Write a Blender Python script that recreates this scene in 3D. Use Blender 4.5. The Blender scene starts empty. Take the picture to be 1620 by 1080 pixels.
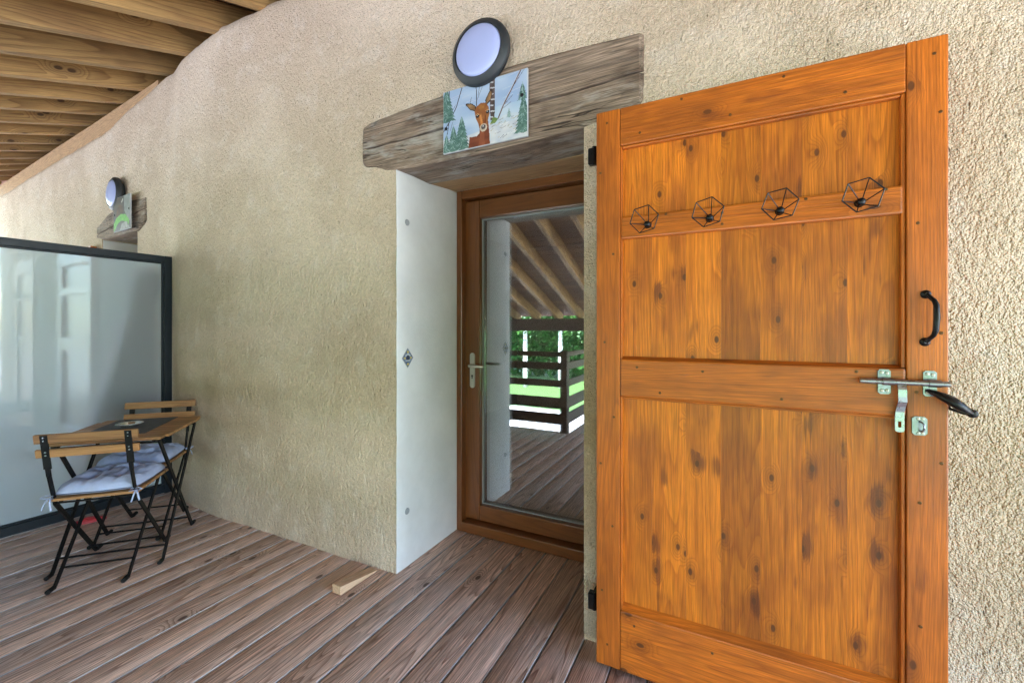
import bpy, bmesh, math, random
import numpy as np
from mathutils import Vector, Matrix, noise
R = math.radians
random.seed(7)
scene = bpy.context.scene
COL = scene.collection

# ------------------------------------------------------------------ camera, sky, sun, exposure
cam_d = bpy.data.cameras.new('camera'); cam = bpy.data.objects.new('camera', cam_d); COL.objects.link(cam)
cam_d.sensor_fit = 'HORIZONTAL'; cam_d.sensor_width = 36.0; cam_d.lens = 36.0 * 677.0 / 1620.0
cam_d.shift_y = -24.0 / 1620.0
cam_d.clip_start = 0.02; cam_d.clip_end = 600
cam.location = (0, 0, 1.3); cam.rotation_euler = (R(90), 0, R(26.8689))
scene.camera = cam

SUN_EL, SUN_AZ = R(48), R(20)            # azimuth measured from +Y towards +X
world = bpy.data.worlds.new('World'); scene.world = world; world.use_nodes = True
wn = world.node_tree.nodes; bg = wn['Background']
sky = wn.new('ShaderNodeTexSky'); sky.sky_type = 'NISHITA'; sky.sun_disc = False
sky.sun_elevation = SUN_EL; sky.sun_rotation = SUN_AZ; sky.air_density = 1.0; sky.dust_density = 0.6; sky.ozone_density = 1.0
world.node_tree.links.new(sky.outputs[0], bg.inputs[0]); bg.inputs[1].default_value = 0.15
sun_d = bpy.data.lights.new('sun', 'SUN'); sun_d.energy = 3.0; sun_d.angle = R(0.6); sun_d.color = (1.0, 0.97, 0.93)
sun = bpy.data.objects.new('sun', sun_d); COL.objects.link(sun); sun.location = (6, 14, 14)
sdir = Vector((math.sin(SUN_AZ) * math.cos(SUN_EL), math.cos(SUN_AZ) * math.cos(SUN_EL), math.sin(SUN_EL)))
sun.rotation_euler = sdir.to_track_quat('Z', 'Y').to_euler()
vs = scene.view_settings
vs.view_transform = 'Standard'; vs.look = 'None'; vs.exposure = 4.05; vs.gamma = 1.0; vs.use_curve_mapping = False
cy = scene.cycles
cy.use_denoising = True; cy.use_guiding = True; cy.guiding_training_samples = 64; cy.denoising_prefilter = 'NONE'; cy.denoising_input_passes = 'RGB_ALBEDO_NORMAL'; cy.max_bounces = 10; cy.diffuse_bounces = 6; cy.glossy_bounces = 5
cy.transmission_bounces = 8; cy.transparent_max_bounces = 12; cy.caustics_reflective = False; cy.caustics_refractive = False
cy.sample_clamp_indirect = 6.0

# ------------------------------------------------------------------ helpers: objects
def tag(o, label=None, cat=None, group=None, kind=None):
    if label: o['label'] = label
    if cat: o['category'] = cat
    if group: o['group'] = group
    if kind: o['kind'] = kind
    return o
def empty(name, loc=(0, 0, 0), rz=0.0):
    o = bpy.data.objects.new(name, None); COL.objects.link(o); o.location = loc; o.rotation_euler = (0, 0, rz)
    o.empty_display_size = 0.1
    return o
def mesh_obj(name, me, mat, parent=None, loc=(0, 0, 0), rot=(0, 0, 0)):
    o = bpy.data.objects.new(name, me); COL.objects.link(o); o.location = loc; o.rotation_euler = rot
    if mat is not None and not me.materials: me.materials.append(mat)
    if parent is not None: o.parent = parent
    return o
def finish(bm, name, smooth=False, angle=None):
    bmesh.ops.recalc_face_normals(bm, faces=bm.faces)
    me = bpy.data.meshes.new(name); bm.to_mesh(me); bm.free()
    if smooth:
        for p in me.polygons: p.use_smooth = True
        if angle: me.set_sharp_from_angle(angle=R(angle))
    return me
def ob(name, bm, mat, parent=None, loc=(0, 0, 0), rot=(0, 0, 0), smooth=False, angle=None):
    return mesh_obj(name, finish(bm, name, smooth, angle), mat, parent, loc, rot)
def BM(): return bmesh.new()
def merge(bm, tmp, M=None):
    if M is not None: bmesh.ops.transform(tmp, matrix=M, verts=tmp.verts)
    vm = {v: bm.verts.new(v.co) for v in tmp.verts}
    for f in tmp.faces:
        try: bm.faces.new([vm[v] for v in f.verts])
        except ValueError: pass
    tmp.free()
def box(bm, x0, x1, y0, y1, z0, z1, bev=0.0, seg=1, M=None):
    t = bmesh.new(); bmesh.ops.create_cube(t, size=1.0)
    for v in t.verts:
        v.co = Vector(((x0 + x1) / 2 + v.co.x * (x1 - x0), (y0 + y1) / 2 + v.co.y * (y1 - y0), (z0 + z1) / 2 + v.co.z * (z1 - z0)))
    if bev: bmesh.ops.bevel(t, geom=list(t.edges), offset=bev, segments=seg, affect='EDGES', profile=0.6)
    merge(bm, t, M)
def boxm(name, *a, **k):
    bm = BM(); box(bm, *a, **k); return finish(bm, name)
def tube(bm, pts, r, n=8, cap=True, flat=None):
    pts = [Vector(p) for p in pts]; m = len(pts)
    rs = r if isinstance(r, (list, tuple)) else [r] * m
    rings = []; up = None
    for i, p in enumerate(pts):
        d = (pts[min(i + 1, m - 1)] - pts[max(i - 1, 0)]).normalized()
        if up is None:
            up = Vector((0, 0, 1)) if abs(d.z) < 0.9 else Vector((1, 0, 0))
        a = d.cross(up).normalized(); b = a.cross(d).normalized(); up = b
        ring = []
        for k in range(n):
            t = 2 * math.pi * k / n
            ring.append(bm.verts.new(p + a * math.cos(t) * rs[i] * (flat[0] if flat else 1) + b * math.sin(t) * rs[i] * (flat[1] if flat else 1)))
        rings.append(ring)
    for i in range(m - 1):
        for k in range(n):
            bm.faces.new((rings[i][k], rings[i][(k + 1) % n], rings[i + 1][(k + 1) % n], rings[i + 1][k]))
    if cap:
        bm.faces.new(rings[0][::-1]); bm.faces.new(rings[-1])
def bar(bm, a, b, w, t, side=(1, 0, 0)):
    """flat bar from a to b, w wide along `side`, t thick"""
    a = Vector(a); b = Vector(b); d = (b - a).normalized(); s = Vector(side); s = (s - d * s.dot(d)).normalized(); n = d.cross(s)
    vs_ = []
    for p in (a, b):
        for (i, j) in ((-1, -1), (1, -1), (1, 1), (-1, 1)):
            vs_.append(bm.verts.new(p + s * i * w / 2 + n * j * t / 2))
    for f in ((0, 1, 2, 3), (4, 5, 6, 7), (0, 1, 5, 4), (1, 2, 6, 5), (2, 3, 7, 6), (3, 0, 4, 7)):
        bm.faces.new([vs_[k] for k in f])
def lathe(bm, prof, n=32, M=None):
    t = bmesh.new(); rings = []
    for (r, z) in prof:
        if r < 1e-6: rings.append([t.verts.new((0, 0, z))])
        else: rings.append([t.verts.new((r * math.cos(2 * math.pi * k / n), r * math.sin(2 * math.pi * k / n), z)) for k in range(n)])
    for i in range(len(rings) - 1):
        A, B = rings[i], rings[i + 1]
        for k in range(n):
            k2 = (k + 1) % n
            if len(A) == 1 and len(B) == 1: continue
            if len(A) == 1: t.faces.new((A[0], B[k], B[k2]))
            elif len(B) == 1: t.faces.new((A[k], A[k2], B[0]))
            else: t.faces.new((A[k], A[k2], B[k2], B[k]))
    merge(bm, t, M)
def prism(bm, poly, d0, d1, plane='xz'):
    """extrude a 2-D outline: plane xz -> depth along y"""
    def P(a, b, d): return (a, d, b) if plane == 'xz' else ((a, b, d) if plane == 'xy' else (d, a, b))
    A = [bm.verts.new(P(a, b, d0)) for a, b in poly]; B = [bm.verts.new(P(a, b, d1)) for a, b in poly]
    n = len(poly); bm.faces.new(A); bm.faces.new(B[::-1])
    for i in range(n): bm.faces.new((A[i], A[(i + 1) % n], B[(i + 1) % n], B[i]))
FACE_OUT = Matrix.Rotation(R(90), 4, 'X')        # lathe axis z -> -y (out of the wall)
def copy_tree(o, parent=None):
    c = o.copy(); COL.objects.link(c); c.parent = parent
    for ch in list(o.children): copy_tree(ch, c)
    return c

# ------------------------------------------------------------------ helpers: materials
class NT:
    def __init__(s, name):
        s.m = bpy.data.materials.new(name); s.m.use_nodes = True
        s.t = s.m.node_tree; s.n = s.t.nodes; s.l = s.t.links
        s.b = s.n['Principled BSDF']; s.out = s.n['Material Output']
    def new(s, kind, **k):
        x = s.n.new(kind)
        for a, v in k.items(): setattr(x, a, v)
        return x
    def set(s, sock, v):
        if isinstance(v, bpy.types.NodeSocket): s.l.new(v, sock)
        elif v is not None: sock.default_value = v
    def math(s, op, a, b=None, c=None, clamp=False):
        x = s.new('ShaderNodeMath', operation=op); x.use_clamp = clamp
        s.set(x.inputs[0], a); s.set(x.inputs[1], b)
        if c is not None: s.set(x.inputs[2], c)
        return x.outputs[0]
    def vmath(s, op, a, b=None):
        x = s.new('ShaderNodeVectorMath', operation=op); s.set(x.inputs[0], a)
        if b is not None: s.set(x.inputs[1], b)
        return x.outputs[0]
    def scale(s, v, k): return s.vmath('MULTIPLY', v, k)
    def noise(s, v, sc, det=2.0, rough=0.5, dist=0.0):
        x = s.new('ShaderNodeTexNoise'); s.set(x.inputs['Vector'], v); x.inputs['Scale'].default_value = sc
        x.inputs['Detail'].default_value = det; x.inputs['Roughness'].default_value = rough; x.inputs['Distortion'].default_value = dist
        return x.outputs['Fac']
    def voro(s, v, sc, feature='F1', rnd=1.0):
        x = s.new('ShaderNodeTexVoronoi', feature=feature); s.set(x.inputs['Vector'], v); x.inputs['Scale'].default_value = sc
        x.inputs['Randomness'].default_value = rnd
        return x
    def ramp(s, f, stops, interp='LINEAR'):
        x = s.new('ShaderNodeValToRGB'); s.set(x.inputs[0], f); e = x.color_ramp.elements; x.color_ramp.interpolation = interp
        while len(e) < len(stops): e.new(0.5)
        for k, (p, c) in enumerate(stops):
            e[k].position = p; e[k].color = (c, c, c, 1) if isinstance(c, (int, float)) else (*c, 1)
        return x.outputs[0]
    def maprange(s, f, a, b, c=0.0, d=1.0, smooth=True):
        x = s.new('ShaderNodeMapRange'); x.interpolation_type = 'SMOOTHSTEP' if smooth else 'LINEAR'
        s.set(x.inputs[0], f)
        for i, v in enumerate((a, b, c, d)): x.inputs[i + 1].default_value = v
        return x.outputs[0]
    def mix(s, f, a, b, blend='MIX'):
        x = s.new('ShaderNodeMix', data_type='RGBA', blend_type=blend)
        s.set(x.inputs[0], f)
        for i, v in ((6, a), (7, b)):
            s.set(x.inputs[i], (*v, 1) if isinstance(v, tuple) and len(v) == 3 else v)
        return x.outputs[2]
    def bump(s, h, strength, dist, normal=None):
        x = s.new('ShaderNodeBump'); x.inputs['Strength'].default_value = strength; x.inputs['Distance'].default_value = dist
        s.set(x.inputs['Height'], h)
        if normal is not None: s.l.new(normal, x.inputs['Normal'])
        return x.outputs[0]
    def obj(s): return s.new('ShaderNodeTexCoord').outputs['Object']
    def rnd(s): return s.new('ShaderNodeObjectInfo').outputs['Random']

def wood(name, light, dark, axis='y', rings=22.0, ring_scale=5.0, stretch=0.09, grain=0.75, knot=None, knot_scale=3.0, knot_thr=0.6, knot_r=0.16,
         rough=0.55, bump=0.35, fibre=0.25, vary=0.18, blotch=None, blotch_amt=0.0, blotch_scale=2.5, coat=0.0, wear=None, fine=380.0, burn=0.0, cloud=None, cracks=None):
    w = NT(name); P0 = w.obj(); r = w.rnd()
    cmb = w.new('ShaderNodeCombineXYZ')
    for i, k in enumerate((37.0, 91.0, 53.0)): w.set(cmb.inputs[i], w.math('MULTIPLY', r, k))
    P = w.vmath('ADD', P0, cmb.outputs[0])
    ai = 'xyz'.index(axis)
    def ax(al, ot): v = [ot] * 3; v[ai] = al; return tuple(v)
    S = w.scale(P, ax(stretch, 1.0))
    n1 = w.noise(S, ring_scale, 1.5, 0.45)
    # knots
    sp_ = w.new('ShaderNodeSeparateXYZ'); w.l.new(P, sp_.inputs[0]); oth = [i for i in range(3) if i != ai]
    cb_ = w.new('ShaderNodeCombineXYZ'); w.set(cb_.inputs[0], w.math('ADD', sp_.outputs[oth[0]], sp_.outputs[oth[1]])); w.set(cb_.inputs[1], w.math('MULTIPLY', sp_.outputs[ai], 0.55))
    vk = w.voro(cb_.outputs[0], knot_scale); vk.voronoi_dimensions = '2D'
    sep = w.new('ShaderNodeSeparateColor'); w.l.new(vk.outputs['Color'], sep.inputs[0])
    sel = w.math('GREATER_THAN', sep.outputs[0], knot_thr if knot else 2.0)
    near = w.math('MULTIPLY', w.maprange(vk.outputs['Distance'], knot_r * 2.6, 0.0), sel)
    kcore = w.math('MULTIPLY', w.maprange(vk.outputs['Distance'], knot_r * 0.62, knot_r * 0.36), sel)
    val = w.math('ADD', w.math('MULTIPLY', n1, rings), w.math('MULTIPLY', near, 4.0))
    f = w.math('FRACT', val)
    late = w.ramp(f, [(0.0, 0.12), (0.45, 0.2), (0.82, 0.75), (0.93, 1.0), (1.0, 0.1)])
    fib = w.noise(w.scale(P, ax(0.03, 1.0)), fine, 2.0, 0.6)
    fib2 = w.noise(w.scale(P, ax(0.012, 1.0)), fine * 0.38, 2.0, 0.6)
    gfac = w.math('MULTIPLY', late, grain)
    col = w.mix(gfac, light, dark)
    if blotch:
        bn = w.noise(w.scale(P, ax(0.45, 1.0)), blotch_scale, 3.0, 0.6)
        # streaky blotches: modulated by the fibre
        bf = w.math('MULTIPLY', w.maprange(w.math('ADD', bn, w.math('MULTIPLY', w.math('SUBTRACT', fib2, 0.5), 0.25)), 0.52, 0.68), blotch_amt)
        col = w.mix(bf, col, blotch)
    if cloud:
        cn = w.noise(w.scale(P, ax(0.4, 1.0)), 5.5, 3.0, 0.65)
        col = w.mix(w.math('MULTIPLY', w.maprange(cn, 0.42, 0.66), 0.8), col, cloud)
    if cracks:
        kn_ = w.noise(w.scale(P, ax(0.10, 1.0)), 13.0, 3.0, 0.5)
        line = w.maprange(w.math('ABSOLUTE', w.math('SUBTRACT', kn_, 0.52)), 0.014, 0.003)
        msk = w.maprange(w.noise(P, 5.0, 2.0, 0.5), 0.48, 0.56)
        line = w.math('MULTIPLY', line, msk)
        col = w.mix(w.math('MULTIPLY', line, 0.9), col, cracks)
    if burn:
        near2 = w.math('MULTIPLY', w.maprange(vk.outputs['Distance'], knot_r * 3.2, knot_r * 0.4), sel)
        bn2 = w.noise(w.scale(P, ax(0.5, 1.0)), 9.0, 2.0, 0.6)
        bb = w.math('ADD', w.math('MULTIPLY', near2, 0.34), w.math('ADD', w.math('MULTIPLY', w.math('SUBTRACT', fib2, 0.5), 1.1), w.math('MULTIPLY', w.math('SUBTRACT', bn2, 0.5), 2.2)))
        col = w.mix(w.math('MULTIPLY', w.maprange(bb, 0.30, 0.62), burn), col, blotch)
    fm = w.maprange(fib, 0.25, 0.75, 1.0 - fibre, 1.0 + fibre, False)
    fm2 = w.maprange(fib2, 0.25, 0.75, 1.0 - fibre * 0.8, 1.0 + fibre * 0.8, False)
    ob_v = w.maprange(r, 0.0, 1.0, 1.0 - vary, 1.0 + vary, False)
    m = w.math('MULTIPLY', w.math('MULTIPLY', fm, fm2), ob_v)
    cm = w.new('ShaderNodeCombineXYZ')
    for i in range(3): w.set(cm.inputs[i], m)
    col = w.mix(1.0, col, cm.outputs[0], 'MULTIPLY')
    if knot:
        col = w.mix(w.math('MULTIPLY', near, 0.30), col, knot); col = w.mix(w.math('MULTIPLY', kcore, 0.9), col, knot)
    if wear:
        wf = w.maprange(w.math('ADD', w.noise(w.scale(P, ax(0.35, 1.0)), 9.0, 4.0, 0.7), w.math('MULTIPLY', fib, 0.25)), 0.62, 0.85)
        col = w.mix(wf, col, wear)
    w.l.new(col, w.b.inputs['Base Color'])
    rg = w.math('ADD', w.math('MULTIPLY', fib, 0.15), rough - 0.08); w.l.new(rg, w.b.inputs['Roughness'])
    if coat: w.b.inputs['Coat Weight'].default_value = coat; w.b.inputs['Coat Roughness'].default_value = 0.18
    h = w.math('ADD', w.math('MULTIPLY', late, 0.5), w.math('ADD', w.math('MULTIPLY', fib, 0.35), w.math('MULTIPLY', fib2, 0.3)))
    if cracks: h = w.math('SUBTRACT', h, w.math('MULTIPLY', line, 2.5))
    w.l.new(w.bump(h, bump, 0.002), w.b.inputs['Normal'])
    return w.m

def plain(name, col, rough=0.5, metal=0.0, nz=0.0, nscale=20.0, bump=0.0, bscale=200.0, coat=0.0, spec=None, emit=None, estr=0.0):
    w = NT(name); P = w.obj()
    if nz:
        n = w.noise(P, nscale, 4.0, 0.6)
        m = w.maprange(n, 0.3, 0.7, 1.0 - nz, 1.0 + nz, False)
        cm = w.new('ShaderNodeCombineXYZ')
        for i in range(3): w.set(cm.inputs[i], m)
        w.l.new(w.mix(1.0, col, cm.outputs[0], 'MULTIPLY'), w.b.inputs['Base Color'])
        w.l.new(w.maprange(n, 0.3, 0.7, max(rough - 0.08, 0.02), rough + 0.1, False), w.b.inputs['Roughness'])
    else:
        w.b.inputs['Base Color'].default_value = (*col, 1); w.b.inputs['Roughness'].default_value = rough
    w.b.inputs['Metallic'].default_value = metal
    if coat: w.b.inputs['Coat Weight'].default_value = coat; w.b.inputs['Coat Roughness'].default_value = 0.1
    if bump: w.l.new(w.bump(w.noise(P, bscale, 3.0, 0.6), bump, 0.002), w.b.inputs['Normal'])
    if spec is not None: w.b.inputs['Specular IOR Level'].default_value = spec
    if emit: w.b.inputs['Emission Color'].default_value = (*emit, 1); w.b.inputs['Emission Strength'].default_value = estr
    return w.m

def stucco(name, c1, c2, c3):
    w = NT(name); P = w.obj()
    big = w.noise(P, 1.1, 4.0, 0.55); mid = w.noise(P, 7.0, 4.0, 0.65)
    col = w.mix(w.maprange(big, 0.40, 0.60), c1, c2)
    col = w.mix(w.math('MULTIPLY', w.maprange(mid, 0.5, 0.7), 0.5), col, c3)
    # sand-coloured aggregate and short scraped pits
    warp = w.new('ShaderNodeTexNoise'); w.set(warp.inputs['Vector'], P); warp.inputs['Scale'].default_value = 3.0
    PW = w.vmath('ADD', P, w.scale(warp.outputs['Color'], (0.12, 0.0, 0.05)))
    v1 = w.voro(w.vmath('ADD', P, w.scale(warp.outputs['Color'], (0.01, 0.01, 0.01))), 165.0); v2 = w.voro(P, 260.0)
    g1 = w.math('SUBTRACT', 1.0, w.math('ADD', w.math('MULTIPLY', v1.outputs['Distance'], 0.8), w.math('MULTIPLY', v2.outputs['Distance'], 0.35)))
    g2 = w.noise(w.scale(PW, (1.0, 1.0, 0.7)), 60.0, 3.0, 0.6, 0.0)
    pit = w.maprange(g2, 0.30, 0.62)             # 0 in pits
    wv = w.voro(w.scale(PW, (1.0, 1.0, 0.34)), 46.0); gouge = w.maprange(wv.outputs['Distance'], 0.02, 0.17)
    patch = w.maprange(w.noise(P, 2.2, 3.0, 0.6), 0.4, 0.62)
    gouge = w.math('ADD', gouge, w.math('MULTIPLY', w.math('SUBTRACT', 1.0, gouge), w.math('SUBTRACT', 1.0, patch)))
    tr = w.noise(w.scale(PW, (1.0, 1.0, 0.35)), 38.0, 3.0, 0.6, 0.5)
    sp = w.math('MULTIPLY', w.maprange(w.noise(P, 230.0, 2.0, 0.7), 0.3, 0.7, 0.84, 1.14, False), w.maprange(w.noise(P, 90.0, 3.0, 0.7), 0.3, 0.7, 0.86, 1.12, False))
    cm = w.new('ShaderNodeCombineXYZ')
    for i in range(3): w.set(cm.inputs[i], sp)
    col = w.mix(1.0, col, cm.outputs[0], 'MULTIPLY')
    col = w.mix(w.math('MULTIPLY', w.math('SUBTRACT', 1.0, gouge), 0.75), col, (0.17, 0.125, 0.075))   # scraped holes painted darker: shade the bump alone leaves too weak
    w.l.new(col, w.b.inputs['Base Color']); w.b.inputs['Roughness'].default_value = 0.92; w.b.inputs['Specular IOR Level'].default_value = 0.2
    h = w.math('ADD', w.math('MULTIPLY', g1, 0.75), w.math('ADD', w.math('MULTIPLY', pit, 0.6), w.math('ADD', w.math('MULTIPLY', gouge, 0.8), w.math('MULTIPLY', tr, 0.7))))
    w.l.new(w.bump(h, 1.0, 0.0085), w.b.inputs['Normal'])
    return w.m

M = {}
M['stucco'] = stucco('stucco', (0.735, 0.603, 0.462), (0.63, 0.50, 0.368), (0.77, 0.672, 0.572))
M['plaster'] = plain('white_plaster', (0.68, 0.68, 0.69), 0.85, nz=0.07, nscale=5.0, bump=0.6, bscale=90.0)
M['deck'] = wood('deck_pine', (0.78, 0.565, 0.455), (0.30, 0.165, 0.115), 'y', rings=62, ring_scale=5.5, stretch=0.06, grain=0.95, knot=(0.07, 0.036, 0.024), knot_scale=7.0, knot_thr=0.90,
                 knot_r=0.16, rough=0.52, bump=0.7, fibre=0.46, vary=0.24, blotch=(0.64, 0.50, 0.43), blotch_amt=0.55)
PINE = dict(rings=52, ring_scale=5.0, stretch=0.05, grain=0.62, knot=(0.10, 0.030, 0.008), knot_scale=10.5, knot_thr=0.50, knot_r=0.14, rough=0.44, bump=0.25, fibre=0.29, vary=0.20,
            blotch=(0.088, 0.019, 0.008), blotch_amt=0.22, blotch_scale=4.0, coat=0.15, burn=0.7, cloud=(0.31, 0.080, 0.010))
M['pine_v'] = wood('stained_pine_upright', (0.64, 0.192, 0.013), (0.34, 0.074, 0.006), 'z', **PINE)
PF = dict(PINE); PF.update(blotch_amt=0.2, grain=0.55, knot_thr=0.80, knot_scale=9.0, vary=0.05, burn=0.5)
M['pine_fv'] = wood('stained_pine_stile', (0.56, 0.148, 0.012), (0.29, 0.060, 0.006), 'z', **PF)
M['pine_fh'] = wood('stained_pine_rail', (0.56, 0.148, 0.012), (0.29, 0.060, 0.006), 'x', **PF)
DOORW = dict(rings=24, ring_scale=6.0, stretch=0.05, grain=0.5, rough=0.38, bump=0.12, fibre=0.16, vary=0.06, coat=0.35)
M['door_v'] = wood('door_wood_upright', (0.165, 0.052, 0.011), (0.075, 0.021, 0.005), 'z', **DOORW)
M['door_h'] = wood('door_wood_level', (0.165, 0.052, 0.011), (0.075, 0.021, 0.005), 'x', **DOORW)
M['lintel'] = wood('weathered_oak', (0.25, 0.180, 0.130), (0.11, 0.073, 0.050), 'x', rings=30, ring_scale=9.0, stretch=0.05, grain=0.55, knot=(0.06, 0.04, 0.03), knot_scale=3.0, knot_thr=0.8,
                   knot_r=0.12, rough=0.85, bump=1.0, fibre=0.6, vary=0.0, wear=(0.36, 0.33, 0.29), fine=260, cracks=(0.025, 0.017, 0.012), blotch=(0.085, 0.052, 0.034), blotch_amt=0.75, blotch_scale=6.0)
M['soffit'] = wood('soffit_board', (0.48, 0.30, 0.15), (0.24, 0.13, 0.06), 'x', rings=20, ring_scale=8.0, stretch=0.06, grain=0.6, rough=0.7, bump=0.4, fibre=0.3, vary=0.0)
M['rafter'] = wood('rafter_pine', (0.43, 0.265, 0.095), (0.17, 0.083, 0.028), 'y', rings=22, ring_scale=4.0, stretch=0.06, grain=0.7, knot=(0.06, 0.028, 0.012), knot_scale=6.0, knot_thr=0.72,
                   knot_r=0.17, rough=0.7, bump=0.4, fibre=0.25, vary=0.16, blotch=(0.17, 0.085, 0.035), blotch_amt=0.5)
M['roof_plank'] = wood('roof_plank_pine', (0.27, 0.14, 0.055), (0.14, 0.065, 0.025), 'x', rings=22, ring_scale=5.0, stretch=0.05, grain=0.6, knot=(0.08, 0.03, 0.015), knot_scale=5.0, knot_thr=0.75,
                       knot_r=0.1, rough=0.75, bump=0.3, fibre=0.25, vary=0.25)
ACA = dict(rings=18, ring_scale=9.0, stretch=0.06, grain=0.65, rough=0.45, bump=0.2, fibre=0.22, vary=0.2)
M['acacia'] = wood('acacia', (0.36, 0.185, 0.070), (0.17, 0.075, 0.026), 'x', **ACA)
M['wedge'] = wood('raw_pine', (0.64, 0.43, 0.28), (0.46, 0.27, 0.15), 'y', rings=16, ring_scale=10.0, stretch=0.08, grain=0.6, rough=0.7, bump=0.25, fibre=0.15, vary=0.0)
M['rail_wood'] = wood('brown_rail_wood', (0.075, 0.040, 0.025), (0.04, 0.02, 0.013), 'x', rings=18, ring_scale=6.0, stretch=0.06, grain=0.6, rough=0.6, bump=0.3, fibre=0.25, vary=0.15)
M['deck_edge_sheen'] = plain('board_edge_sheen', (0.56, 0.52, 0.50), 0.5, nz=0.25, nscale=14.0)  # sky highlight on the rounded board edges, put into a paler colour
M['black'] = plain('black_steel', (0.005, 0.005, 0.0055), 0.45, nz=0.2, nscale=60.0, spec=0.25)
M['iron'] = plain('black_iron', (0.005, 0.0055, 0.007), 0.35, metal=0.0, spec=0.35, nz=0.2, nscale=80.0, bump=0.1, bscale=160.0)
M['rubber'] = plain('black_rubber', (0.006, 0.006, 0.006), 0.7, spec=0.3)
M['zinc'] = plain('zinc_plated', (0.38, 0.41, 0.47), 0.30, metal=1.0, nz=0.12, nscale=70.0)
M['zinc_green'] = plain('zinc_plated_plate', (0.30, 0.325, 0.38), 0.34, metal=1.0, nz=0.15, nscale=60.0)
M['cap'] = plain('grey_plastic_cap', (0.30, 0.32, 0.34), 0.6)
M['screw'] = plain('screw_brown', (0.16, 0.08, 0.03), 0.4, metal=0.6)
M['screw_hole'] = plain('screw_socket', (0.015, 0.01, 0.008), 0.8)
M['steel'] = plain('satin_steel', (0.62, 0.60, 0.56), 0.38, metal=0.85)
M['frame_metal'] = plain('anthracite_aluminium', (0.006, 0.011, 0.017), 0.4, nz=0.1, nscale=30.0, spec=0.35)
M['seal'] = plain('grey_glazing_seal', (0.30, 0.30, 0.30), 0.5)
M['lamp_body'] = plain('anthracite_plastic', (0.020, 0.024, 0.027), 0.55, bump=0.15, bscale=500.0)
M['lamp_dome'] = plain('opal_polycarbonate', (0.38, 0.43, 0.70), 0.3)
M['cushion'] = plain('pale_blue_cotton', (0.42, 0.49, 0.70), 0.9, nz=0.06, nscale=30.0, bump=0.9, bscale=38.0)
M['mat'] = plain('slate_placemat', (0.055, 0.058, 0.066), 0.6, nz=0.1, nscale=40.0, bump=0.2, bscale=400.0)
M['dish'] = plain('silver_dish', (0.80, 0.80, 0.76), 0.16, metal=0.9)
M['red'] = plain('red_plastic', (0.52, 0.035, 0.045), 0.5, nz=0.15)
M['pink'] = plain('pink_cloth', (0.80, 0.25, 0.42), 0.9, nz=0.25, nscale=6.0)
M['dark_room'] = plain('room_paint', (0.30, 0.28, 0.25), 0.9, nz=0.1)
M['room_floor'] = plain('room_floor_tile', (0.16, 0.14, 0.12), 0.5, nz=0.1)
M['roofing'] = plain('roof_tile_clay', (0.30, 0.12, 0.07), 0.8, nz=0.2)
M['bark'] = None

def two_sided_fresnel(w, ior):
    # the pane does not bend light, so both faces reflect like an outer face
    fr = w.new('ShaderNodeFresnel'); g = w.new('ShaderNodeNewGeometry')
    w.l.new(w.maprange(g.outputs['Backfacing'], 0.0, 1.0, ior, 1.0 / ior, False), fr.inputs['IOR']); return fr
def glass_mat(name, ior, tint):
    w = NT(name); w.n.remove(w.b)
    fr = two_sided_fresnel(w, ior)
    tr = w.new('ShaderNodeBsdfTransparent'); tr.inputs[0].default_value = (*tint, 1)
    gl = w.new('ShaderNodeBsdfGlossy'); gl.inputs['Roughness'].default_value = 0.0; gl.inputs[0].default_value = (0.94, 0.97, 1.0, 1)
    mx = w.new('ShaderNodeMixShader'); w.l.new(fr.outputs[0], mx.inputs[0]); w.l.new(tr.outputs[0], mx.inputs[1]); w.l.new(gl.outputs[0], mx.inputs[2])
    w.l.new(mx.outputs[0], w.out.inputs[0]); return w.m
M['glass'] = glass_mat('coated_glazing', 3.3, (0.80, 0.84, 0.84))
def frosted():
    w = NT('frosted_glass'); w.n.remove(w.b)
    rf = w.new('ShaderNodeBsdfRefraction'); rf.inputs['IOR'].default_value = 1.02; rf.inputs['Roughness'].default_value = 0.48
    rf.inputs[0].default_value = (0.80, 0.90, 0.92, 1)
    df = w.new('ShaderNodeBsdfDiffuse'); df.inputs[0].default_value = (0.66, 0.75, 0.80, 1)
    tl = w.new('ShaderNodeBsdfTranslucent'); tl.inputs[0].default_value = (0.78, 0.85, 0.90, 1)
    m1 = w.new('ShaderNodeMixShader'); m1.inputs[0].default_value = 0.5; w.l.new(df.outputs[0], m1.inputs[1]); w.l.new(tl.outputs[0], m1.inputs[2])
    m2 = w.new('ShaderNodeMixShader'); m2.inputs[0].default_value = 0.55; w.l.new(m1.outputs[0], m2.inputs[1]); w.l.new(rf.outputs[0], m2.inputs[2])
    gl = w.new('ShaderNodeBsdfGlossy'); gl.inputs['Roughness'].default_value = 0.015
    fr = two_sided_fresnel(w, 1.85)
    m3 = w.new('ShaderNodeMixShader'); w.l.new(fr.outputs[0], m3.inputs[0]); w.l.new(m2.outputs[0], m3.inputs[1]); w.l.new(gl.outputs[0], m3.inputs[2])
    w.l.new(m3.outputs[0], w.out.inputs[0]); return w.m
M['frosted'] = frosted()
def leaf_mat(name, a, b):
    w = NT(name); w.n.remove(w.b)
    g = w.new('ShaderNodeNewGeometry'); r = g.outputs['Random Per Island']
    col = w.mix(r, a, b)
    d = w.new('ShaderNodeBsdfDiffuse'); t = w.new('ShaderNodeBsdfTranslucent'); w.l.new(col, d.inputs[0]); w.l.new(col, t.inputs[0])
    m = w.new('ShaderNodeMixShader'); m.inputs[0].default_value = 0.4; w.l.new(d.outputs[0], m.inputs[1]); w.l.new(t.outputs[0], m.inputs[2])
    w.l.new(m.outputs[0], w.out.inputs[0]); return w.m
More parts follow.
